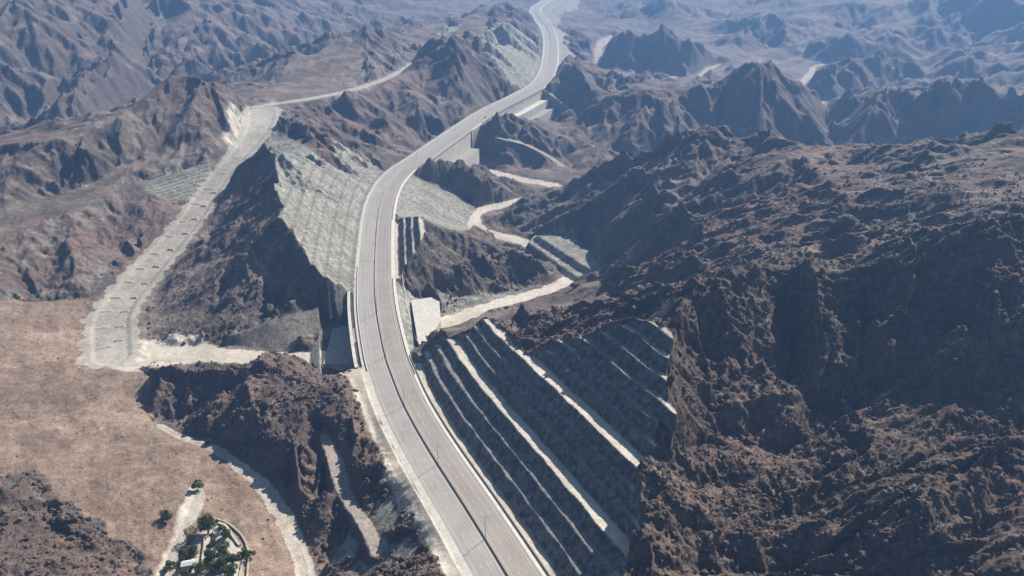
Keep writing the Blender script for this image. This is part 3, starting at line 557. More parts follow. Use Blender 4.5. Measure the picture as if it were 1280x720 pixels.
col = bpy.context.scene.collection
def link(o, parent=None):
    col.objects.link(o)
    if parent: o.parent = parent
    return o
def tag(o, label=None, cat=None, group=None, kind=None):
    for k, v in (('label', label), ('category', cat), ('group', group), ('kind', kind)):
        if v: o[k] = v
    return o
def np_mesh(name, V, Fq, m, smooth_=True):
    me = bpy.data.meshes.new(name); nf = len(Fq); k = Fq.shape[1]
    me.vertices.add(len(V)); me.vertices.foreach_set('co', np.ascontiguousarray(V, np.float32).ravel())
    me.loops.add(nf * k); me.loops.foreach_set('vertex_index', np.ascontiguousarray(Fq, np.int32).ravel())
    me.polygons.add(nf); me.polygons.foreach_set('loop_start', np.arange(0, nf * k, k, dtype=np.int32))
    me.polygons.foreach_set('use_smooth', np.full(nf, smooth_)); me.update(calc_edges=True); me.materials.append(m)
    return me
# ------------------------------------------------------------------ ground objects, one per kind of ground, all cut from one sheet
idx = np.arange(nr * nt).reshape(nr, nt)
quads = np.stack([idx[:-1, :-1], idx[:-1, 1:], idx[1:, 1:], idx[1:, :-1]], -1).reshape(-1, 4)
freg = REG[:-1, :-1].ravel()
Vall = np.stack([X, Y, Z], -1).reshape(-1, 3); M1 = MASK.reshape(-1, 4); M2 = MASK2.reshape(-1, 4)
for rg, nm in enumerate(['hills', 'dry_riverbed', 'dirt_track', 'rock_cut', 'embankment', 'plain']):
    q = quads[freg == rg]; u, inv = np.unique(q, return_inverse=True)
    me = np_mesh(nm, Vall[u], inv.reshape(-1, 4), M_GROUND)
    for an, arr in (('mask', M1), ('mask2', M2)):
        a = me.attributes.new(an, 'FLOAT_COLOR', 'POINT'); a.data.foreach_set('color', np.ascontiguousarray(arr[u]).ravel())
    tag(link(bpy.data.objects.new(nm, me)), kind='structure')
def ground(x, y):
    """height of the finished ground"""
    th = math.atan2(x, y); l_ = math.log(math.hypot(x, y) / R0)
    j = min(max(int((th - TH0) / (TH1 - TH0) * (nt - 1)), 0), nt - 2); i = min(max(int(np.searchsorted(LRv, l_)) - 1, 0), nr - 2)
    fj = (th - THv[j]) / (THv[j + 1] - THv[j]); fi = (l_ - LRv[i]) / (LRv[i + 1] - LRv[i])
    return float((Z[i, j] * (1 - fj) + Z[i, j + 1] * fj) * (1 - fi) + (Z[i + 1, j] * (1 - fj) + Z[i + 1, j + 1] * fj) * fi)
def ghit(px, py):
    d = ray(px, py); t = 150.; 
    while t < 5000:
        x, y, z = d[0] * t, d[1] * t, CAMZ + d[2] * t
        if z < ground(x, y): break
        t *= 1.004
    for _ in range(3): pass
    return x, y, ground(x, y)
print('ground', nr, nt)

# ------------------------------------------------------------------ highway
SS = np.arange(0, CST[-1], 5.0)
RP = np.array([np.r_[road_at(s)[0], road_at(s)[1]] for s in SS])
def sweep(name, offs, mats, s0=None, s1=None, parent=None, closed=False, dz=0):
    """offs: (e, z) profile points across the road; one material index per strip between them"""
    k = np.nonzero((SS >= (s0 if s0 is not None else -1)) & (SS <= (s1 if s1 is not None else 1e9)))[0]
    P = RP[k]; offs = np.array([(o[0], o[1]) for o in offs], float)
    V = np.stack([P[:, None, 0] + P[:, None, 3] * offs[None, :, 0], P[:, None, 1] + P[:, None, 4] * offs[None, :, 0], P[:, None, 2] + offs[None, :, 1] + dz], -1)
    n, c = V.shape[:2]; ii = np.arange(n * c).reshape(n, c); nxt = np.roll(ii, -1, 1) if closed else ii[:, 1:]; cur = ii if closed else ii[:, :-1]
    q = np.stack([cur[:-1], nxt[:-1], nxt[1:], cur[1:]], -1); nf = q.shape[1]; q = q.reshape(-1, 4)
    me = np_mesh(name, V.reshape(-1, 3), q, mats[0][0] if isinstance(mats, tuple) else mats, False)
    if isinstance(mats, tuple):
        me.materials.clear(); [me.materials.append(m) for m in mats[0]]
        me.polygons.foreach_set('material_index', np.tile(np.array(mats[1], np.int32), n - 1))
    if closed:
        import bmesh
        bm = bmesh.new(); bm.from_mesh(me); bm.verts.ensure_lookup_table()
        bm.faces.new([bm.verts[i] for i in ii[0][::-1]]); bm.faces.new([bm.verts[i] for i in ii[-1]]); bm.to_mesh(me); bm.free()
    uv = me.uv_layers.new(name='road'); vi = np.zeros(len(me.loops), np.int32); me.loops.foreach_get('vertex_index', vi)
    uvv = np.stack([np.tile(offs[:, 0], n), np.repeat(SS[k], c)], -1)[vi]; uv.data.foreach_set('uv', uvv.astype(np.float32).ravel())
    return link(bpy.data.objects.new(name, me), parent)
def asphalt(name, c0, c1):
    m, t, b = mat(name); uv = N(t, 'ShaderNodeUVMap', uv_map='road'); g = N(t, 'ShaderNodeNewGeometry')
    mp = N(t, 'ShaderNodeMapping'); mp.inputs['Scale'].default_value = (1.1, .012, 1); t.links.new(uv.outputs[0], mp.inputs[0])
    n = noise(t, mp.outputs[0], 1.0, 5, .6); n2 = noise(t, g.outputs['Position'], .06, 4); n3 = noise(t, g.outputs['Position'], 1.4, 3)
    sx = N(t, 'ShaderNodeSeparateXYZ'); t.links.new(uv.outputs[0], sx.inputs[0])
    wv = mth(t, 'COSINE', mth(t, 'MULTIPLY', sx.outputs[0], 2 * math.pi / 1.83))
    f = mth(t, 'ADD', mth(t, 'ADD', mth(t, 'MULTIPLY', n, .9), mth(t, 'MULTIPLY', n2, .5)), mth(t, 'ADD', mth(t, 'MULTIPLY', wv, .035), mth(t, 'MULTIPLY', n3, .25)))
    t.links.new(mixc(t, remap(t, f, .62, 1.02), c0, c1), b.inputs['Base Color']); b.inputs['Roughness'].default_value = .75
    b.inputs['Specular IOR Level'].default_value = .35
    return m
M_ASL = asphalt('grey_asphalt', (.245, .222, .196), (.355, .327, .292)); M_ASR = asphalt('dusty_asphalt', (.228, .198, .170), (.318, .280, .244))
hw = sweep('highway', [(-17.6, -.45), (-14.2, -.02), (-13.3, 0), (-.9, 0), (.9, 0), (13.3, 0), (14.2, -.02), (17.6, -.45)], ([M_SHLD, M_ASL, M_ASR], [0, 1, 1, 1, 2, 2, 0])); tag(hw, kind='structure')
bpyv = []
def flat_strips(name, items, dz):
    """items: (e0, e1, s0, s1)"""
    V = []; Fc = []
    for e0, e1, a, b in items:
        n = max(1, int((b - a) / 8)); ss = np.linspace(a, b, n + 1); o = len(V)
        for s in ss: V += [road_pt(s, e0, dz), road_pt(s, e1, dz)]
        for i in range(n): Fc.append((o + 2 * i, o + 2 * i + 1, o + 2 * i + 3, o + 2 * i + 2))
    return np.array(V), np.array(Fc)
its = []; SEND = CST[-1] - 10
for e in (-12.4, -1.75, 1.75, 12.4): its.append((e - .13, e + .13, 2, SEND))
for e in (-8.85, -5.3, 5.3, 8.85):
    for s in np.arange(4, SEND - 10, 12): its.append((e - .12, e + .12, s, s + 2.6))
V, Fc = flat_strips('m', its, .02); mk = link(bpy.data.objects.new('road_markings', np_mesh('road_markings', V, Fc, M_PAINT, False))); tag(mk, kind='structure')
jb = [(-.32, 0), (-.30, .12), (-.13, .3), (-.10, .95), (.10, .95), (.13, .3), (.30, .12), (.32, 0)]
o = sweep('median_barrier', jb, M_BARR, closed=True); tag(o, 'long low concrete barrier running down the middle of the highway', 'barrier')
def side_barrier(e, a, b, label):
    o = sweep('concrete_barrier', [(e + q[0] * .8, q[1] - .25) for q in jb], M_BARR, a, b, closed=True); tag(o, label, 'barrier', 'roadside concrete barriers')
side_barrier(16.9, 0, st_of(527, 440), 'concrete barrier on the right verge at the foot of the dark benched cut')
side_barrier(15.2, st_of(516, 470), st_of(491, 345), 'concrete barrier on the right verge above the green culvert embankment')
side_barrier(15.0, st_of(489, 275), CST[-1] - 12, 'long concrete barrier on the right verge running on past the stepped retaining walls')
side_barrier(-15.0, st_of(462, 466), st_of(452, 330), 'concrete barrier on the left verge above the tall culvert wall')
side_barrier(-16.4, st_of(478, 222), st_of(640, 114), 'concrete barrier on the left verge over the far shaded valley')

# --- lamp posts down the median
def tube(P, rad, n=8):
    """closed round tube through points P with one radius per point"""
    P = [np.array(p, float) for p in P]; V = []; Fc = []
    for i, p in enumerate(P):
        d = P[min(i + 1, len(P) - 1)] - P[max(i - 1, 0)]; d /= np.linalg.norm(d) + 1e-9
        a = np.cross(d, [0, 0, 1] if abs(d[2]) < .9 else [1, 0, 0]); a /= np.linalg.norm(a); b = np.cross(d, a)
        for k in range(n): V.append(p + rad[i] * (a * math.cos(2 * math.pi * k / n) + b * math.sin(2 * math.pi * k / n)))
    for i in range(len(P) - 1):
        for k in range(n): Fc.append((i * n + k, i * n + (k + 1) % n, (i + 1) * n + (k + 1) % n, (i + 1) * n + k))
    Fc.append(tuple(range(n))[::-1]); Fc.append(tuple(range((len(P) - 1) * n, len(P) * n))); return V, Fc
def join(*parts):
    V = []; Fc = []
    for v, f in parts:
        o = len(V); V += list(v); Fc += [tuple(i + o for i in q) for q in f]
    return V, Fc
def pymesh(name, VF, m, parent=None, sm=False):
    me = bpy.data.meshes.new(name); me.from_pydata([tuple(map(float, v)) for v in VF[0]], [], VF[1]); me.materials.append(m)
    if sm: me.polygons.foreach_set('use_smooth', [True] * len(me.polygons))
    me.update(); return link(bpy.data.objects.new(name, me), parent)
def box(x0, x1, y0, y1, z0, z1):
    return [(x, y, z) for z in (z0, z1) for x, y in ((x0, y0), (x1, y0), (x1, y1), (x0, y1))], [(3, 2, 1, 0), (4, 5, 6, 7), (0, 1, 5, 4), (1, 2, 6, 5), (2, 3, 7, 6), (3, 0, 4, 7)]
def empty(name, loc, rz=0):
    o = bpy.data.objects.new(name, None); o.location = loc; o.rotation_euler = (0, 0, rz); o.empty_display_size = .5; return link(o)
def copy_tree(o, parent=None):
    c = o.copy(); col.objects.link(c)
    if parent: c.parent = parent
    for ch in [q for q in bpy.data.objects if q.parent == o]: copy_tree(ch, c)
    return c
lamp0 = empty('street_lamp', (0, 0, 0))
pymesh('pole', tube([(0, 0, 0), (0, 0, .4), (0, 0, 13.2)], [.24, .17, .10]), M_STEEL, lamp0)
pymesh('base', box(-.3, .3, -.3, .3, -.15, .25), M_BARR, lamp0)
for s in (-1, 1):
    arm_ = pymesh('arm', tube([(0, 0, 12.9), (s * 1.0, 0, 13.3), (s * 1.7, 0, 13.4)], [.06, .055, .05], 6), M_STEEL, lamp0)
    pymesh('lamp_head', box(min(s * 1.6, s * 2.4), max(s * 1.6, s * 2.4), -.16, .16, 13.34, 13.5), M_STEEL, arm_)
places = ['beside the lower end of the benched cut', 'beside the middle of the benched cut', 'just before the benched cut ends', 'nearest the tall culvert wall', 'level with the upper end of the culvert wall', 'opposite the mouth of the small side gully', 'beside the four dark rock fins',
          'level with the smooth grey fill', 'at the top of the smooth grey fill', 'where the bend begins beyond the fill', 'on the bend above the nearer stepped wall']
S0 = rel(un(606, 674, zroad(674)))[1]; i = 0
sl_ = [S0 + 70.3 * k for k in range(-1, 40) if 5 < S0 + 70.3 * k < CST[-1] - 15]
for i, s in enumerate(sl_):
    o = lamp0 if i == 0 else copy_tree(lamp0); p, n = road_at(s); o.location = (p[0], p[1], p[2] + .80); o.rotation_euler = (0, 0, math.atan2(n[1], n[0]))
    if 1 <= i <= 11: lb = 'tall steel lamp post on the median ' + places[i - 1]
    elif i == 0: lb = 'tall steel lamp post on the median at the very bottom of the view'
    else: lb = 'distant steel lamp post on the median of the far highway'
    tag(o, lb, 'street lamp', 'lamp posts along the highway median')

# --- stepped retaining walls on the valley side
def wall_block(name, s0, s1, e0, e1, z0, z1, m, parent, cap=None):
    return sweep(name, [(e0, z0), (e0, z1), (e1, z1), (e1 + .0, z0)], m, s0, s1, parent, True)
def prism(s0, s1, e0, e1, z0, z1, n=24):
    V = []; Fc = []
    for s in np.linspace(s0, s1, n): V += [road_pt(s, e0, z0), road_pt(s, e0, z1), road_pt(s, e1, z1), road_pt(s, e1, z0)]
    for i in range(n - 1):
        for k in range(4): a = 4 * i + k; b = 4 * i + (k + 1) % 4; Fc.append((b, a, a + 4, b + 4))
    Fc.append((0, 1, 2, 3)); L_ = 4 * (n - 1); Fc.append((L_ + 3, L_ + 2, L_ + 1, L_)); return V, Fc
def at_base(o_name, s, e, label, cat):
    p = road_pt(s, e); o = empty(o_name, tuple(p)); tag(o, label, cat); return o
def child(name, VF, m, root):
    l = np.array(root.location); return pymesh(name, ([np.array(v) - l for v in VF[0]], VF[1]), m, root)
w = at_base('retaining_wall', (W3a + W3b) / 2, 18, 'large three-tier stepped concrete retaining wall below the far straight of the highway', 'retaining wall')
child('upper_tier', prism(W3a - 6, W3b + 6, 13.6, 17.3, -60, -.5), M_CONC, w)
child('middle_tier', prism(W3a + 45, W3b + 14, 17.3, 29, -62, -17), M_CONC, w)
child('lower_tier', prism(W3a + 70, W3b + 8, 29, 41, -64, -30), M_CONC, w)
child('parapet', prism(W3a - 6, W3b + 6, 17.3, 17.75, -1.6, .75), M_BARR, w)
child('access_tower', prism(W3b + 15, W3b + 22, 27, 33, -60, -17), M_CONCD, w)
w = at_base('retaining_wall', (W2a + W2b) / 2, 18, 'smaller two-tier concrete retaining wall below the highway bend', 'retaining wall')
child('upper_tier', prism(W2a - 6, W2b + 6, 13.6, 17.3, -60, -.5), M_CONC, w)
child('lower_tier', prism(W2a + 50, W2b - 3, 17.3, 30, -62, -24), M_CONC, w)
child('parapet', prism(W2a - 6, W2b + 6, 17.3, 17.75, -1.6, .75), M_BARR, w)
# --- culvert: tall wall on the left with two box openings, paved apron on both sides
cv = at_base('culvert_wall', (W1a + W1b) / 2, -21, 'tall concrete culvert wall in shade below the left edge of the highway', 'culvert')
zb = -24.5
wm = (W1a + W1b) / 2; op = [(wm - 24, wm - 14), (wm - 11, wm - 1)]
segs = [(W1b - 6, op[0][0]), (op[0][1], op[1][0]), (op[1][1], W1a + 4)]
VF = join(*[prism(a, b, -22.2, -20.6, zb, 0, 8) for a, b in segs], *[prism(a + .01, b - .01, -22.19, -20.61, zb + 8, 0, 6) for a, b in op])
child('headwall', VF, M_CONCD, cv)
child('coping', prism(W1b - 6, W1a + 4, -22.6, -20.3, .0, .5), M_CONC, cv)
for a, b in op: child('opening_shade', prism(a, b, -20.9, -14, zb, zb + 8, 5), plain_mat('culvert_shade', (.05, .05, .05), (.07, .07, .07), 1.), cv)  # dark-coloured blocks stand in for the shade inside the culvert
child('wing_wall', prism(W1a + 3, W1a + 5, -34, -20.6, zb, -.6, 3), M_CONC, cv)
def slab(name, pts, thick, m, label, cat):
    """paved slab with its top through the given picture points"""
    T = [un(*p) if p[0] > 200 else np.array(p) + [0, 0, 1.0] for p in pts]; n = len(T); c = sum(T) / n
    A_ = np.c_[[t[:2] - c[:2] for t in T], np.ones(n)]; k_ = np.linalg.lstsq(A_, np.array([t[2] for t in T]), rcond=None)[0]; T = [np.array([t[0], t[1], (t[:2] - c[:2]) @ k_[:2] + k_[2]]) for t in T]; c = sum(T) / n
    V = T + [t - np.array([0, 0, thick]) for t in T]; Fc = [tuple(range(n))[::-1], tuple(range(n, 2 * n))] + [(i, (i + 1) % n, n + (i + 1) % n, n + i) for i in range(n)]
    a = np.cross(T[1] - T[0], T[2] - T[0])
    Fc = [f[::-1] for f in Fc] if a[2] > 0 else Fc
    o = pymesh(name, ([v - c for v in V], Fc), m); o.location = c; tag(o, label, cat); return o
slab('concrete_apron', [(416, 411, -20.5), (441, 405, -20.5), (447, 455, -20.5), (404, 455, -20.5)], 4, M_SLAB, 'white concrete apron slab at the foot of the shaded culvert wall', 'apron')
gp = [ghit(*p) for p in [(514, 379), (541, 371.5), (549.5, 384), (551.5, 411), (527, 432), (522, 431)]]
slab('concrete_apron', [q for q in gp], 9, M_SLAB, 'pale concrete apron slab between the green embankment and the river track', 'apron')
kp = [np.array(ghit(*p)) for p in [(502.5, 346), (506.5, 370), (511, 395), (517, 416), (525, 433)]]
kp = spline(np.array(kp), 3.0); V, Fc = tube([p + np.array([0, 0, .3]) for p in kp], [.45] * len(kp), 4)
c = kp.mean(0); o = pymesh('kerb_wall', ([v - c for v in V], Fc), M_CONC); o.location = c; tag(o, 'thin white kerb along the foot of the green culvert embankment', 'kerb')

# --- earth berms across the flood channel
def berm_mesh(L, w_, h, seed):
    n = 14; V = []; Fc = []; rg = random.Random(seed); prof = [(-1, 0), (-.55, .62), (-.15, 1), (.2, .95), (.6, .55), (1, 0)]
    for i in range(n):
        t = i / (n - 1); u = 2 * t - 1; k = (1 - abs(u) ** 4) ** .5 if abs(u) < 1 else 0; k = max(k, .05)
        for a, b in prof: V.append((u * L / 2, a * w_ / 2 * (.6 + .4 * k) + .25 * rg.uniform(-1, 1) + 1.2 * (1 - u * u) * .6, b * h * k * (1 + .15 * rg.uniform(-1, 1)) - .35))
    for i in range(n - 1):
        for j in range(5): Fc.append((i * 6 + j, (i + 1) * 6 + j, (i + 1) * 6 + j + 1, i * 6 + j + 1))
    return V, Fc
BL = [(131, 436), (127, 412), (132, 391), (144, 373), (160, 353), (175, 337), (193, 317.5), (211, 296.5), (227, 277), (244, 256), (262, 237), (278, 217.5)]
BR = [(149, 426), (151, 409), (156.5, 390), (168, 374), (181.5, 355), (196, 335), (214, 314), (232, 293.5), (243.5, 274.5), (255, 258.5), (268, 243)]
ordn = ['first', 'second', 'third', 'fourth', 'fifth', 'sixth', 'seventh', 'eighth', 'ninth', 'tenth', 'eleventh', 'twelfth']
TW = np.array([un(*p) for p in TRACK])
for row, pts, lab, L_, h in (('left', BL, '{} long pale earth berm up from the plain in the channel\'s left row', 13.5, 1.35), ('right', BR, '{} short dark earth berm up from the plain in the channel\'s right row', 7.5, 1.7)):
    for i, (px, py) in enumerate(pts):
        x, y, z = ghit(px, py); d, s, _ = polydist(np.array([x]), np.array([y]), TW[:, :3], 200)
        k = int(np.argmin(np.hypot(TW[:, 0] - x, TW[:, 1] - y))); a = TW[max(k - 1, 0)]; b = TW[min(k + 1, len(TW) - 1)]; ang = math.atan2(b[1] - a[1], b[0] - a[0]) - math.pi / 2
        o = pymesh('earth_berm', berm_mesh(L_, 5.0 if row == 'left' else 4.4, h, i * 7 + len(row)), M_EARTH, sm=True); o.location = (x, y, z); o.rotation_euler = (0, 0, ang)
        tag(o, lab.format(ordn[i]), 'berm', 'earth berms across the flood channel')

# ------------------------------------------------------------------ boulders scattered on the near slopes (nobody could count them)
def boulders():
    ico = [(-.526, 0, .851), (.526, 0, .851), (-.526, 0, -.851), (.526, 0, -.851), (0, .851, .526), (0, .851, -.526), (0, -.851, .526), (0, -.851, -.526), (.851, .526, 0), (-.851, .526, 0), (.851, -.526, 0), (-.851, -.526, 0)]
    fi = [(0, 4, 1), (0, 9, 4), (9, 5, 4), (4, 5, 8), (4, 8, 1), (8, 10, 1), (8, 3, 10), (5, 3, 8), (5, 2, 3), (2, 7, 3), (7, 10, 3), (7, 6, 10), (7, 11, 6), (11, 0, 6), (0, 1, 6), (6, 1, 10), (9, 0, 11), (9, 11, 2), (9, 2, 5), (7, 2, 11)]
    I = np.array(ico); Fi = np.array(fi)
    ok = (REG == 0) & (RR < 760) & (dampf > .3)
    wgt = np.where(ok, CELL ** 2 * (760 - RR) / 500 * (.25 + np.clip(fbm(X, Y, 30, 3, 600), 0, 1)), 0).ravel(); wgt += np.where((REG == 5), .012 * CELL ** 2, 0).ravel(); wgt /= wgt.sum()
    n = 60000; pick = rng.choice(wgt.size, n, p=wgt)
    size = .34 + rng.pareto(2.4, n) * .45; size = np.minimum(size, 1.9); size = np.where(REG.ravel()[pick] == 5, np.minimum(size * .6, .7), size)
    P = Vall[pick] + rng.uniform(-.4, .4, (n, 3)) * [1, 1, .2]
    jit = 1 + rng.uniform(-.35, .35, (n, 12, 1)); sc = rng.uniform(.6, 1.2, (n, 1, 3))
    a = rng.uniform(0, 6.28, n); ca, sa = np.cos(a), np.sin(a)
    V = I[None] * jit * sc; x = V[..., 0] * ca[:, None] - V[..., 1] * sa[:, None]; y = V[..., 0] * sa[:, None] + V[..., 1] * ca[:, None]
    V = np.stack([x, y, V[..., 2]], -1) * size[:, None, None] + P[:, None, :]
    Fq = (Fi[None] + (np.arange(n) * 12)[:, None, None]).reshape(-1, 3)
    o = link(bpy.data.objects.new('scattered_boulders', np_mesh('scattered_boulders', V.reshape(-1, 3), Fq, M_ROCK, False)))
    tag(o, 'loose brown boulders and stones strewn over the near slopes', 'boulders', kind='stuff')
boulders()

# ------------------------------------------------------------------ the small farm at the lower left, and the few shrubs
M_WALL = plain_mat('dry_stone', (.36, .31, .25), (.52, .46, .38), 1.5, .95, .4); M_WHITE = plain_mat('whitewash', (.50, .485, .455), (.60, .585, .56), .6)
M_BARK = plain_mat('bark', (.10, .075, .055), (.16, .12, .09), 3.); M_WOOD = plain_mat('dark_timber', (.08, .06, .05), (.12, .09, .07), 2.)
def leaf_mat(name, a, b_): return plain_mat(name, a, b_, .9, .8, 0)
M_LEAF = [leaf_mat('olive_leaves', (.050, .065, .020), (.115, .125, .045)), leaf_mat('dark_leaves', (.048, .070, .024), (.110, .138, .052)), leaf_mat('bright_leaves', (.045, .080, .020), (.100, .145, .045))]
def crown_mesh(seed, r, h, n, spiky=0):
    g = np.random.default_rng(seed); lob = g.normal(0, .42, (9, 3)) * [r, r, h * .5]; lr_ = g.uniform(.32, .6, 9) * r
    V = []; Fc = []
    for i in range(n):
        k = g.integers(9); d = g.normal(0, 1, 3); d /= np.linalg.norm(d); p = lob[k] + d * lr_[k] * g.uniform(.55, 1.05) * [1, 1, .8]
        if p[2] < -h * .55: continue
        a = g.normal(0, 1, 3); a /= np.linalg.norm(a); b = np.cross(a, g.normal(0, 1, 3)); b /= np.linalg.norm(b); s1 = g.uniform(.22, .5) * (1 + spiky * 1.2); s2 = g.uniform(.16, .3) * (1 - spiky * .5)
        o = len(V); V += [p - a * s1, p + b * s2, p + a * s1, p - b * s2]; Fc.append((o, o + 1, o + 2, o + 3))
    return V, Fc
def tree(px, py, r, h, leaf, label, cat='tree', group=None, seed=0, spiky=0, name='tree'):
    r *= 1.25; h *= 1.1
    x, y, z = ghit(px, py); root = empty(name, (x, y, z)); tag(root, label, cat, group)
    th = h * .55
    parts = [tube([(0, 0, -.3), (.1, .05, th * .5), (0, .1, th)], [.28 * r / 3, .2 * r / 3, .12 * r / 3], 6)]
    rg = random.Random(seed)
    for k in range(4):
        a = rg.uniform(0, 6.3); parts.append(tube([(0, .05, th * .45), (math.cos(a) * r * .3, math.sin(a) * r * .3, th * .85), (math.cos(a) * r * .55, math.sin(a) * r * .55, th * 1.15)], [.12 * r / 3, .08 * r / 3, .03 * r / 3], 5))
    pymesh('trunk', join(*parts), M_BARK, root)
    c = pymesh('crown', crown_mesh(seed, r, h, int(260 + 110 * r * r), spiky), M_LEAF[leaf], root); c.location = (0, 0, h * .68)
    return root
tree(261, 668, 5.0, 7.5, 0, 'large olive green tree at the top of the small farm beside the roofless hut', seed=1)
tree(284, 673, 2.9, 4.2, 2, 'small round tree between the roofless hut and the curved bank', seed=2)
tree(307, 697, 2.6, 3.6, 2, 'bright green bush growing on the bend of the outer farm wall', seed=3)
tree(208, 648, 2.7, 3.2, 0, 'lone dark shrub on the stony plain left of the farm track', 'shrub', seed=4, name='shrub')
tree(248, 614, 2.5, 6.0, 2, 'slim upright tree on the bare plot above the farm', seed=5)
tree(238, 699, 3.3, 4.6, 0, 'round olive green tree just behind the white shed', seed=6)
tree(230, 690, 1.6, 2.2, 2, 'low green hedge bush against the pale straight farm wall', 'shrub', seed=7, name='shrub')
tree(213, 711, 2.1, 3.4, 2, 'green bush at the lower end of the straight farm wall', 'shrub', seed=8, name='shrub')
tree(265, 685, 1.9, 2.2, 0, 'thin greyish bush in the middle of the farm yard', 'shrub', seed=9, name='shrub')
for i, (px, py, r, h, sp) in enumerate([(263, 704, 3.0, 5.5, 1), (278, 701, 3.2, 6.5, 1), (283, 712, 2.8, 6.0, 1), (270, 718, 3.0, 5.5, 1), (250, 716, 2.9, 5.0, 1), (291, 706, 2.3, 4.4, 1), (231, 722, 2.8, 4.6, 0), (290, 722, 2.8, 5.4, 1)]):
    tree(px, py, r, h, 1, 'dark green tree crowded in the grove at the foot of the farm', group='dark grove at the farm', seed=20 + i, spiky=sp)
tree(262, 556, 2.4, 2.6, 0, 'dusty shrub in the bend of the pale gravel gully', 'shrub', seed=40, name='shrub')
tree(718, 360, 2.8, 2.6, 2, 'green shrub beside the outer bend of the pale river track', 'shrub', seed=41, name='shrub')
tree(669, 323, 2.2, 2.4, 0, 'small shrub on the inner bank of the pale river track', 'shrub', seed=42, name='shrub')
def ground_wall(name, pts, wd, h, m, label, cat):
    P = spline(np.array([ghit(*p) for p in pts]), 1.6); c = P.mean(0); V = []; Fc = []
    T = np.gradient(P[:, :2], axis=0); T /= np.hypot(T[:, 0], T[:, 1])[:, None] + 1e-9
    for p, t_ in zip(P, T):
        z = ground(p[0], p[1]); q = np.array([-t_[1], t_[0]]) * wd / 2; hh = h * random.uniform(.85, 1.1)
        for sg, zz in ((-1, -.5), (-1, hh), (1, hh), (1, -.5)): V.append((p[0] + sg * q[0] - c[0], p[1] + sg * q[1] - c[1], z + zz - c[2]))
    for i in range(len(P) - 1):
        for k in range(4): a = 4 * i + k; b = 4 * i + (k + 1) % 4; Fc.append((a, b, b + 4, a + 4))
    Fc.append((3, 2, 1, 0)); n = 4 * (len(P) - 1); Fc.append((n, n + 1, n + 2, n + 3))
    o = pymesh(name, (V, Fc), m); o.location = c; tag(o, label, cat); return o
ground_wall('stone_wall', [(252, 650), (240, 668), (229, 686), (217, 704), (206, 724)], .6, 1.1, M_WALL, 'straight pale stone wall along the farm track', 'wall')
ground_wall('stone_wall', [(271, 652), (282, 655), (293, 662), (303, 673), (309, 685), (311, 698), (309, 724)], .7, 1.3, M_WALL, 'outer curved stone wall round the right side of the farm', 'wall')
ground_wall('stone_wall', [(273, 655), (281, 658), (288, 667), (293, 675), (300, 683)], 1.4, 1.0, M_WALL, 'broad pale bank wall curving inside the outer farm wall', 'wall')
ground_wall('stone_wall', [(305, 700), (303, 710), (300, 724)], 1.2, .9, M_WALL, 'short pale wall at the lower right of the farm', 'wall')
ground_wall('stone_wall', [(256, 671), (255.5, 682), (254, 694), (252.5, 706)], .35, 1.6, M_WALL, 'thin straight wall casting a dark line down the farm yard', 'wall')
x, y, z = ghit(272.5, 668); hut = empty('roofless_hut', (x, y, z), .6); tag(hut, 'small square roofless hut with white wall tops beside the large tree', 'hut')
for q in (box(-2.3, 2.3, -2.3, -1.95, -.4, 2.1), box(-2.3, 2.3, 1.95, 2.3, -.4, 2.1), box(-2.3, -1.95, -1.95, 1.95, -.4, 2.1), box(1.95, 2.3, -1.95, -.5, -.4, 2.1), box(1.95, 2.3, .5, 1.95, -.4, 2.1)): pymesh('wall', q, M_WHITE, hut)
pymesh('door', box(2.05, 2.15, -.5, .5, -.3, 1.9), M_WOOD, hut)
x, y, z = ghit(236, 709); shed = empty('farm_shed', (x, y, z), .25); tag(shed, 'low farm shed with a bright white pitched roof among the trees', 'shed')
pymesh('wall', box(-3.0, 3.0, -1.7, 1.7, -.4, 2.3), M_WALL, shed)
pymesh('roof', ([(-3.4, -2.1, 2.25), (3.4, -2.1, 2.25), (3.4, 2.1, 2.25), (-3.4, 2.1, 2.25), (-3.2, 0, 3.1), (3.2, 0, 3.1)], [(0, 1, 5, 4), (2, 3, 4, 5), (1, 2, 5), (3, 0, 4), (3, 2, 1, 0)]), M_WHITE, shed)
dr = pymesh('door', box(-.5, .5, -1.76, -1.68, -.3, 1.9), M_WOOD, shed); pymesh('handle', box(.3, .38, -1.8, -1.76, .9, 1.05), M_STEEL, dr)
sp_ = road_pt(st_of(543, 172), -18.5, -.4); cab = empty('roadside_cabin', tuple(sp_), .5); tag(cab, 'small white cabin on the left verge above the shaded valley', 'cabin')
pymesh('wall', box(-1.6, 1.6, -1.2, 1.2, -1.5, 2.4), M_WHITE, cab); pymesh('roof', box(-1.8, 1.8, -1.4, 1.4, 2.4, 2.6), M_WHITE, cab); pymesh('door', box(1.59, 1.66, -.45, .45, 0, 2), M_WOOD, cab)
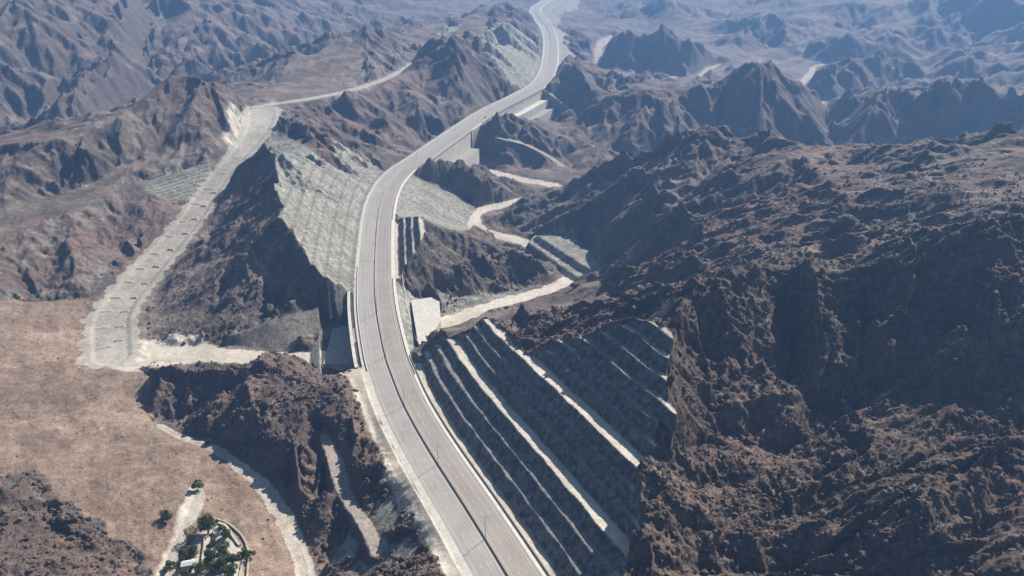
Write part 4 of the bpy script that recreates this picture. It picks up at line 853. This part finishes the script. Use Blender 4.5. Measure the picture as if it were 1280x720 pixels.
# a lone car on the far carriageway
def car():
    p, n = road_at(rel(un(610, 147.5, 0))[1]); r0 = empty('car', (p[0] + n[0] * 10.5, p[1] + n[1] * 10.5, p[2] + .01), math.atan2(n[1], n[0])); tag(r0, 'tiny dark car on the right carriageway above the stepped retaining wall', 'car')
    M_CAR = plain_mat('car_paint', (.02, .02, .025), (.03, .03, .035), 1., .3, 0); M_GL = plain_mat('car_glass', (.01, .012, .015), (.015, .02, .02), 1., .1, 0); M_TY = plain_mat('tyre', (.02, .02, .02), (.03, .03, .03), 1.)
    prof = [(-2.3, .35), (-2.35, .75), (-2.1, .95), (-1.2, 1.02), (-.6, 1.45), (.9, 1.5), (1.7, 1.05), (2.25, .95), (2.35, .5), (2.25, .35)]
    V = [(sx * (.9 if pz < 1.2 else .72), py, pz) for sx in (-1, 1) for py, pz in prof]; k = len(prof)
    Fc = [tuple(range(k)), tuple(range(k, 2 * k))[::-1]] + [(i, i + k, (i + 1) % k + k, (i + 1) % k) for i in range(k)]
    pymesh('body', (V, Fc), M_CAR, r0)
    pymesh('windscreen', ([(-.78, 1.02, 1.47), (.78, 1.02, 1.47), (.8, 1.68, 1.1), (-.8, 1.68, 1.1)], [(0, 1, 2, 3)]), M_GL, r0)
    for sx in (-.82, .82):
        for sy in (-1.4, 1.45):
            wh = pymesh('wheel', tube([(sx - .11, sy, .32), (sx + .11, sy, .32)], [.32, .32], 12), M_TY, r0)
            pymesh('rim', tube([(sx - .12, sy, .32), (sx + .12, sy, .32)], [.2, .2], 10), M_STEEL, wh)
car()

# ------------------------------------------------------------------ light, air, camera
sc = bpy.context.scene
w = bpy.data.worlds.new('World'); sc.world = w; w.use_nodes = True; t = w.node_tree
sky = t.nodes.new('ShaderNodeTexSky'); sky.sky_type = 'NISHITA'; sky.sun_disc = False; sky.sun_elevation = SUN_EL; sky.sun_rotation = SUN_AZ; sky.altitude = 300
t.links.new(sky.outputs[0], t.nodes['Background'].inputs[0]); t.nodes['Background'].inputs[1].default_value = .05
sd = bpy.data.lights.new('sun', 'SUN'); sd.energy = 5.0; sd.angle = R_(.5); sd.color = (1, .955, .88)
so = link(bpy.data.objects.new('sun', sd)); so.rotation_euler = (math.pi / 2 - SUN_EL, 0, math.pi - SUN_AZ); so.location = (0, 0, 900)
def haze(density, colr):
    V, Fc = box(-5600, 5600, -120, 6700, float(Z.min()) - 5, float(max(Z.max(), 320)) + 10)
    m = bpy.data.materials.new('haze'); m.use_nodes = True; t = m.node_tree; t.nodes.remove(t.nodes['Principled BSDF'])
    v = t.nodes.new('ShaderNodeVolumePrincipled'); v.inputs['Color'].default_value = (*colr, 1); v.inputs['Density'].default_value = density; v.inputs['Anisotropy'].default_value = .25
    t.links.new(v.outputs[0], t.nodes['Material Output'].inputs['Volume'])
    o = pymesh('haze', (V, Fc), m); tag(o, 'pale blue haze lying over the mountain valleys', 'haze', kind='stuff')
haze(.00018, (.27, .52, 1.0))
cd = bpy.data.cameras.new('camera'); cam = link(bpy.data.objects.new('camera', cd)); cam.location = (0, 0, CAMZ); cam.rotation_euler = (math.pi / 2 - PITCH, 0, 0)
cd.sensor_width = 36; cd.lens = 36 * F / 1280; cd.clip_start = 1; cd.clip_end = 20000; sc.camera = cam
sc.view_settings.view_transform = 'Standard'; sc.view_settings.look = 'None'; sc.view_settings.exposure = .78; sc.view_settings.gamma = 1
sc.cycles.volume_bounces = 0; sc.cycles.max_bounces = 4
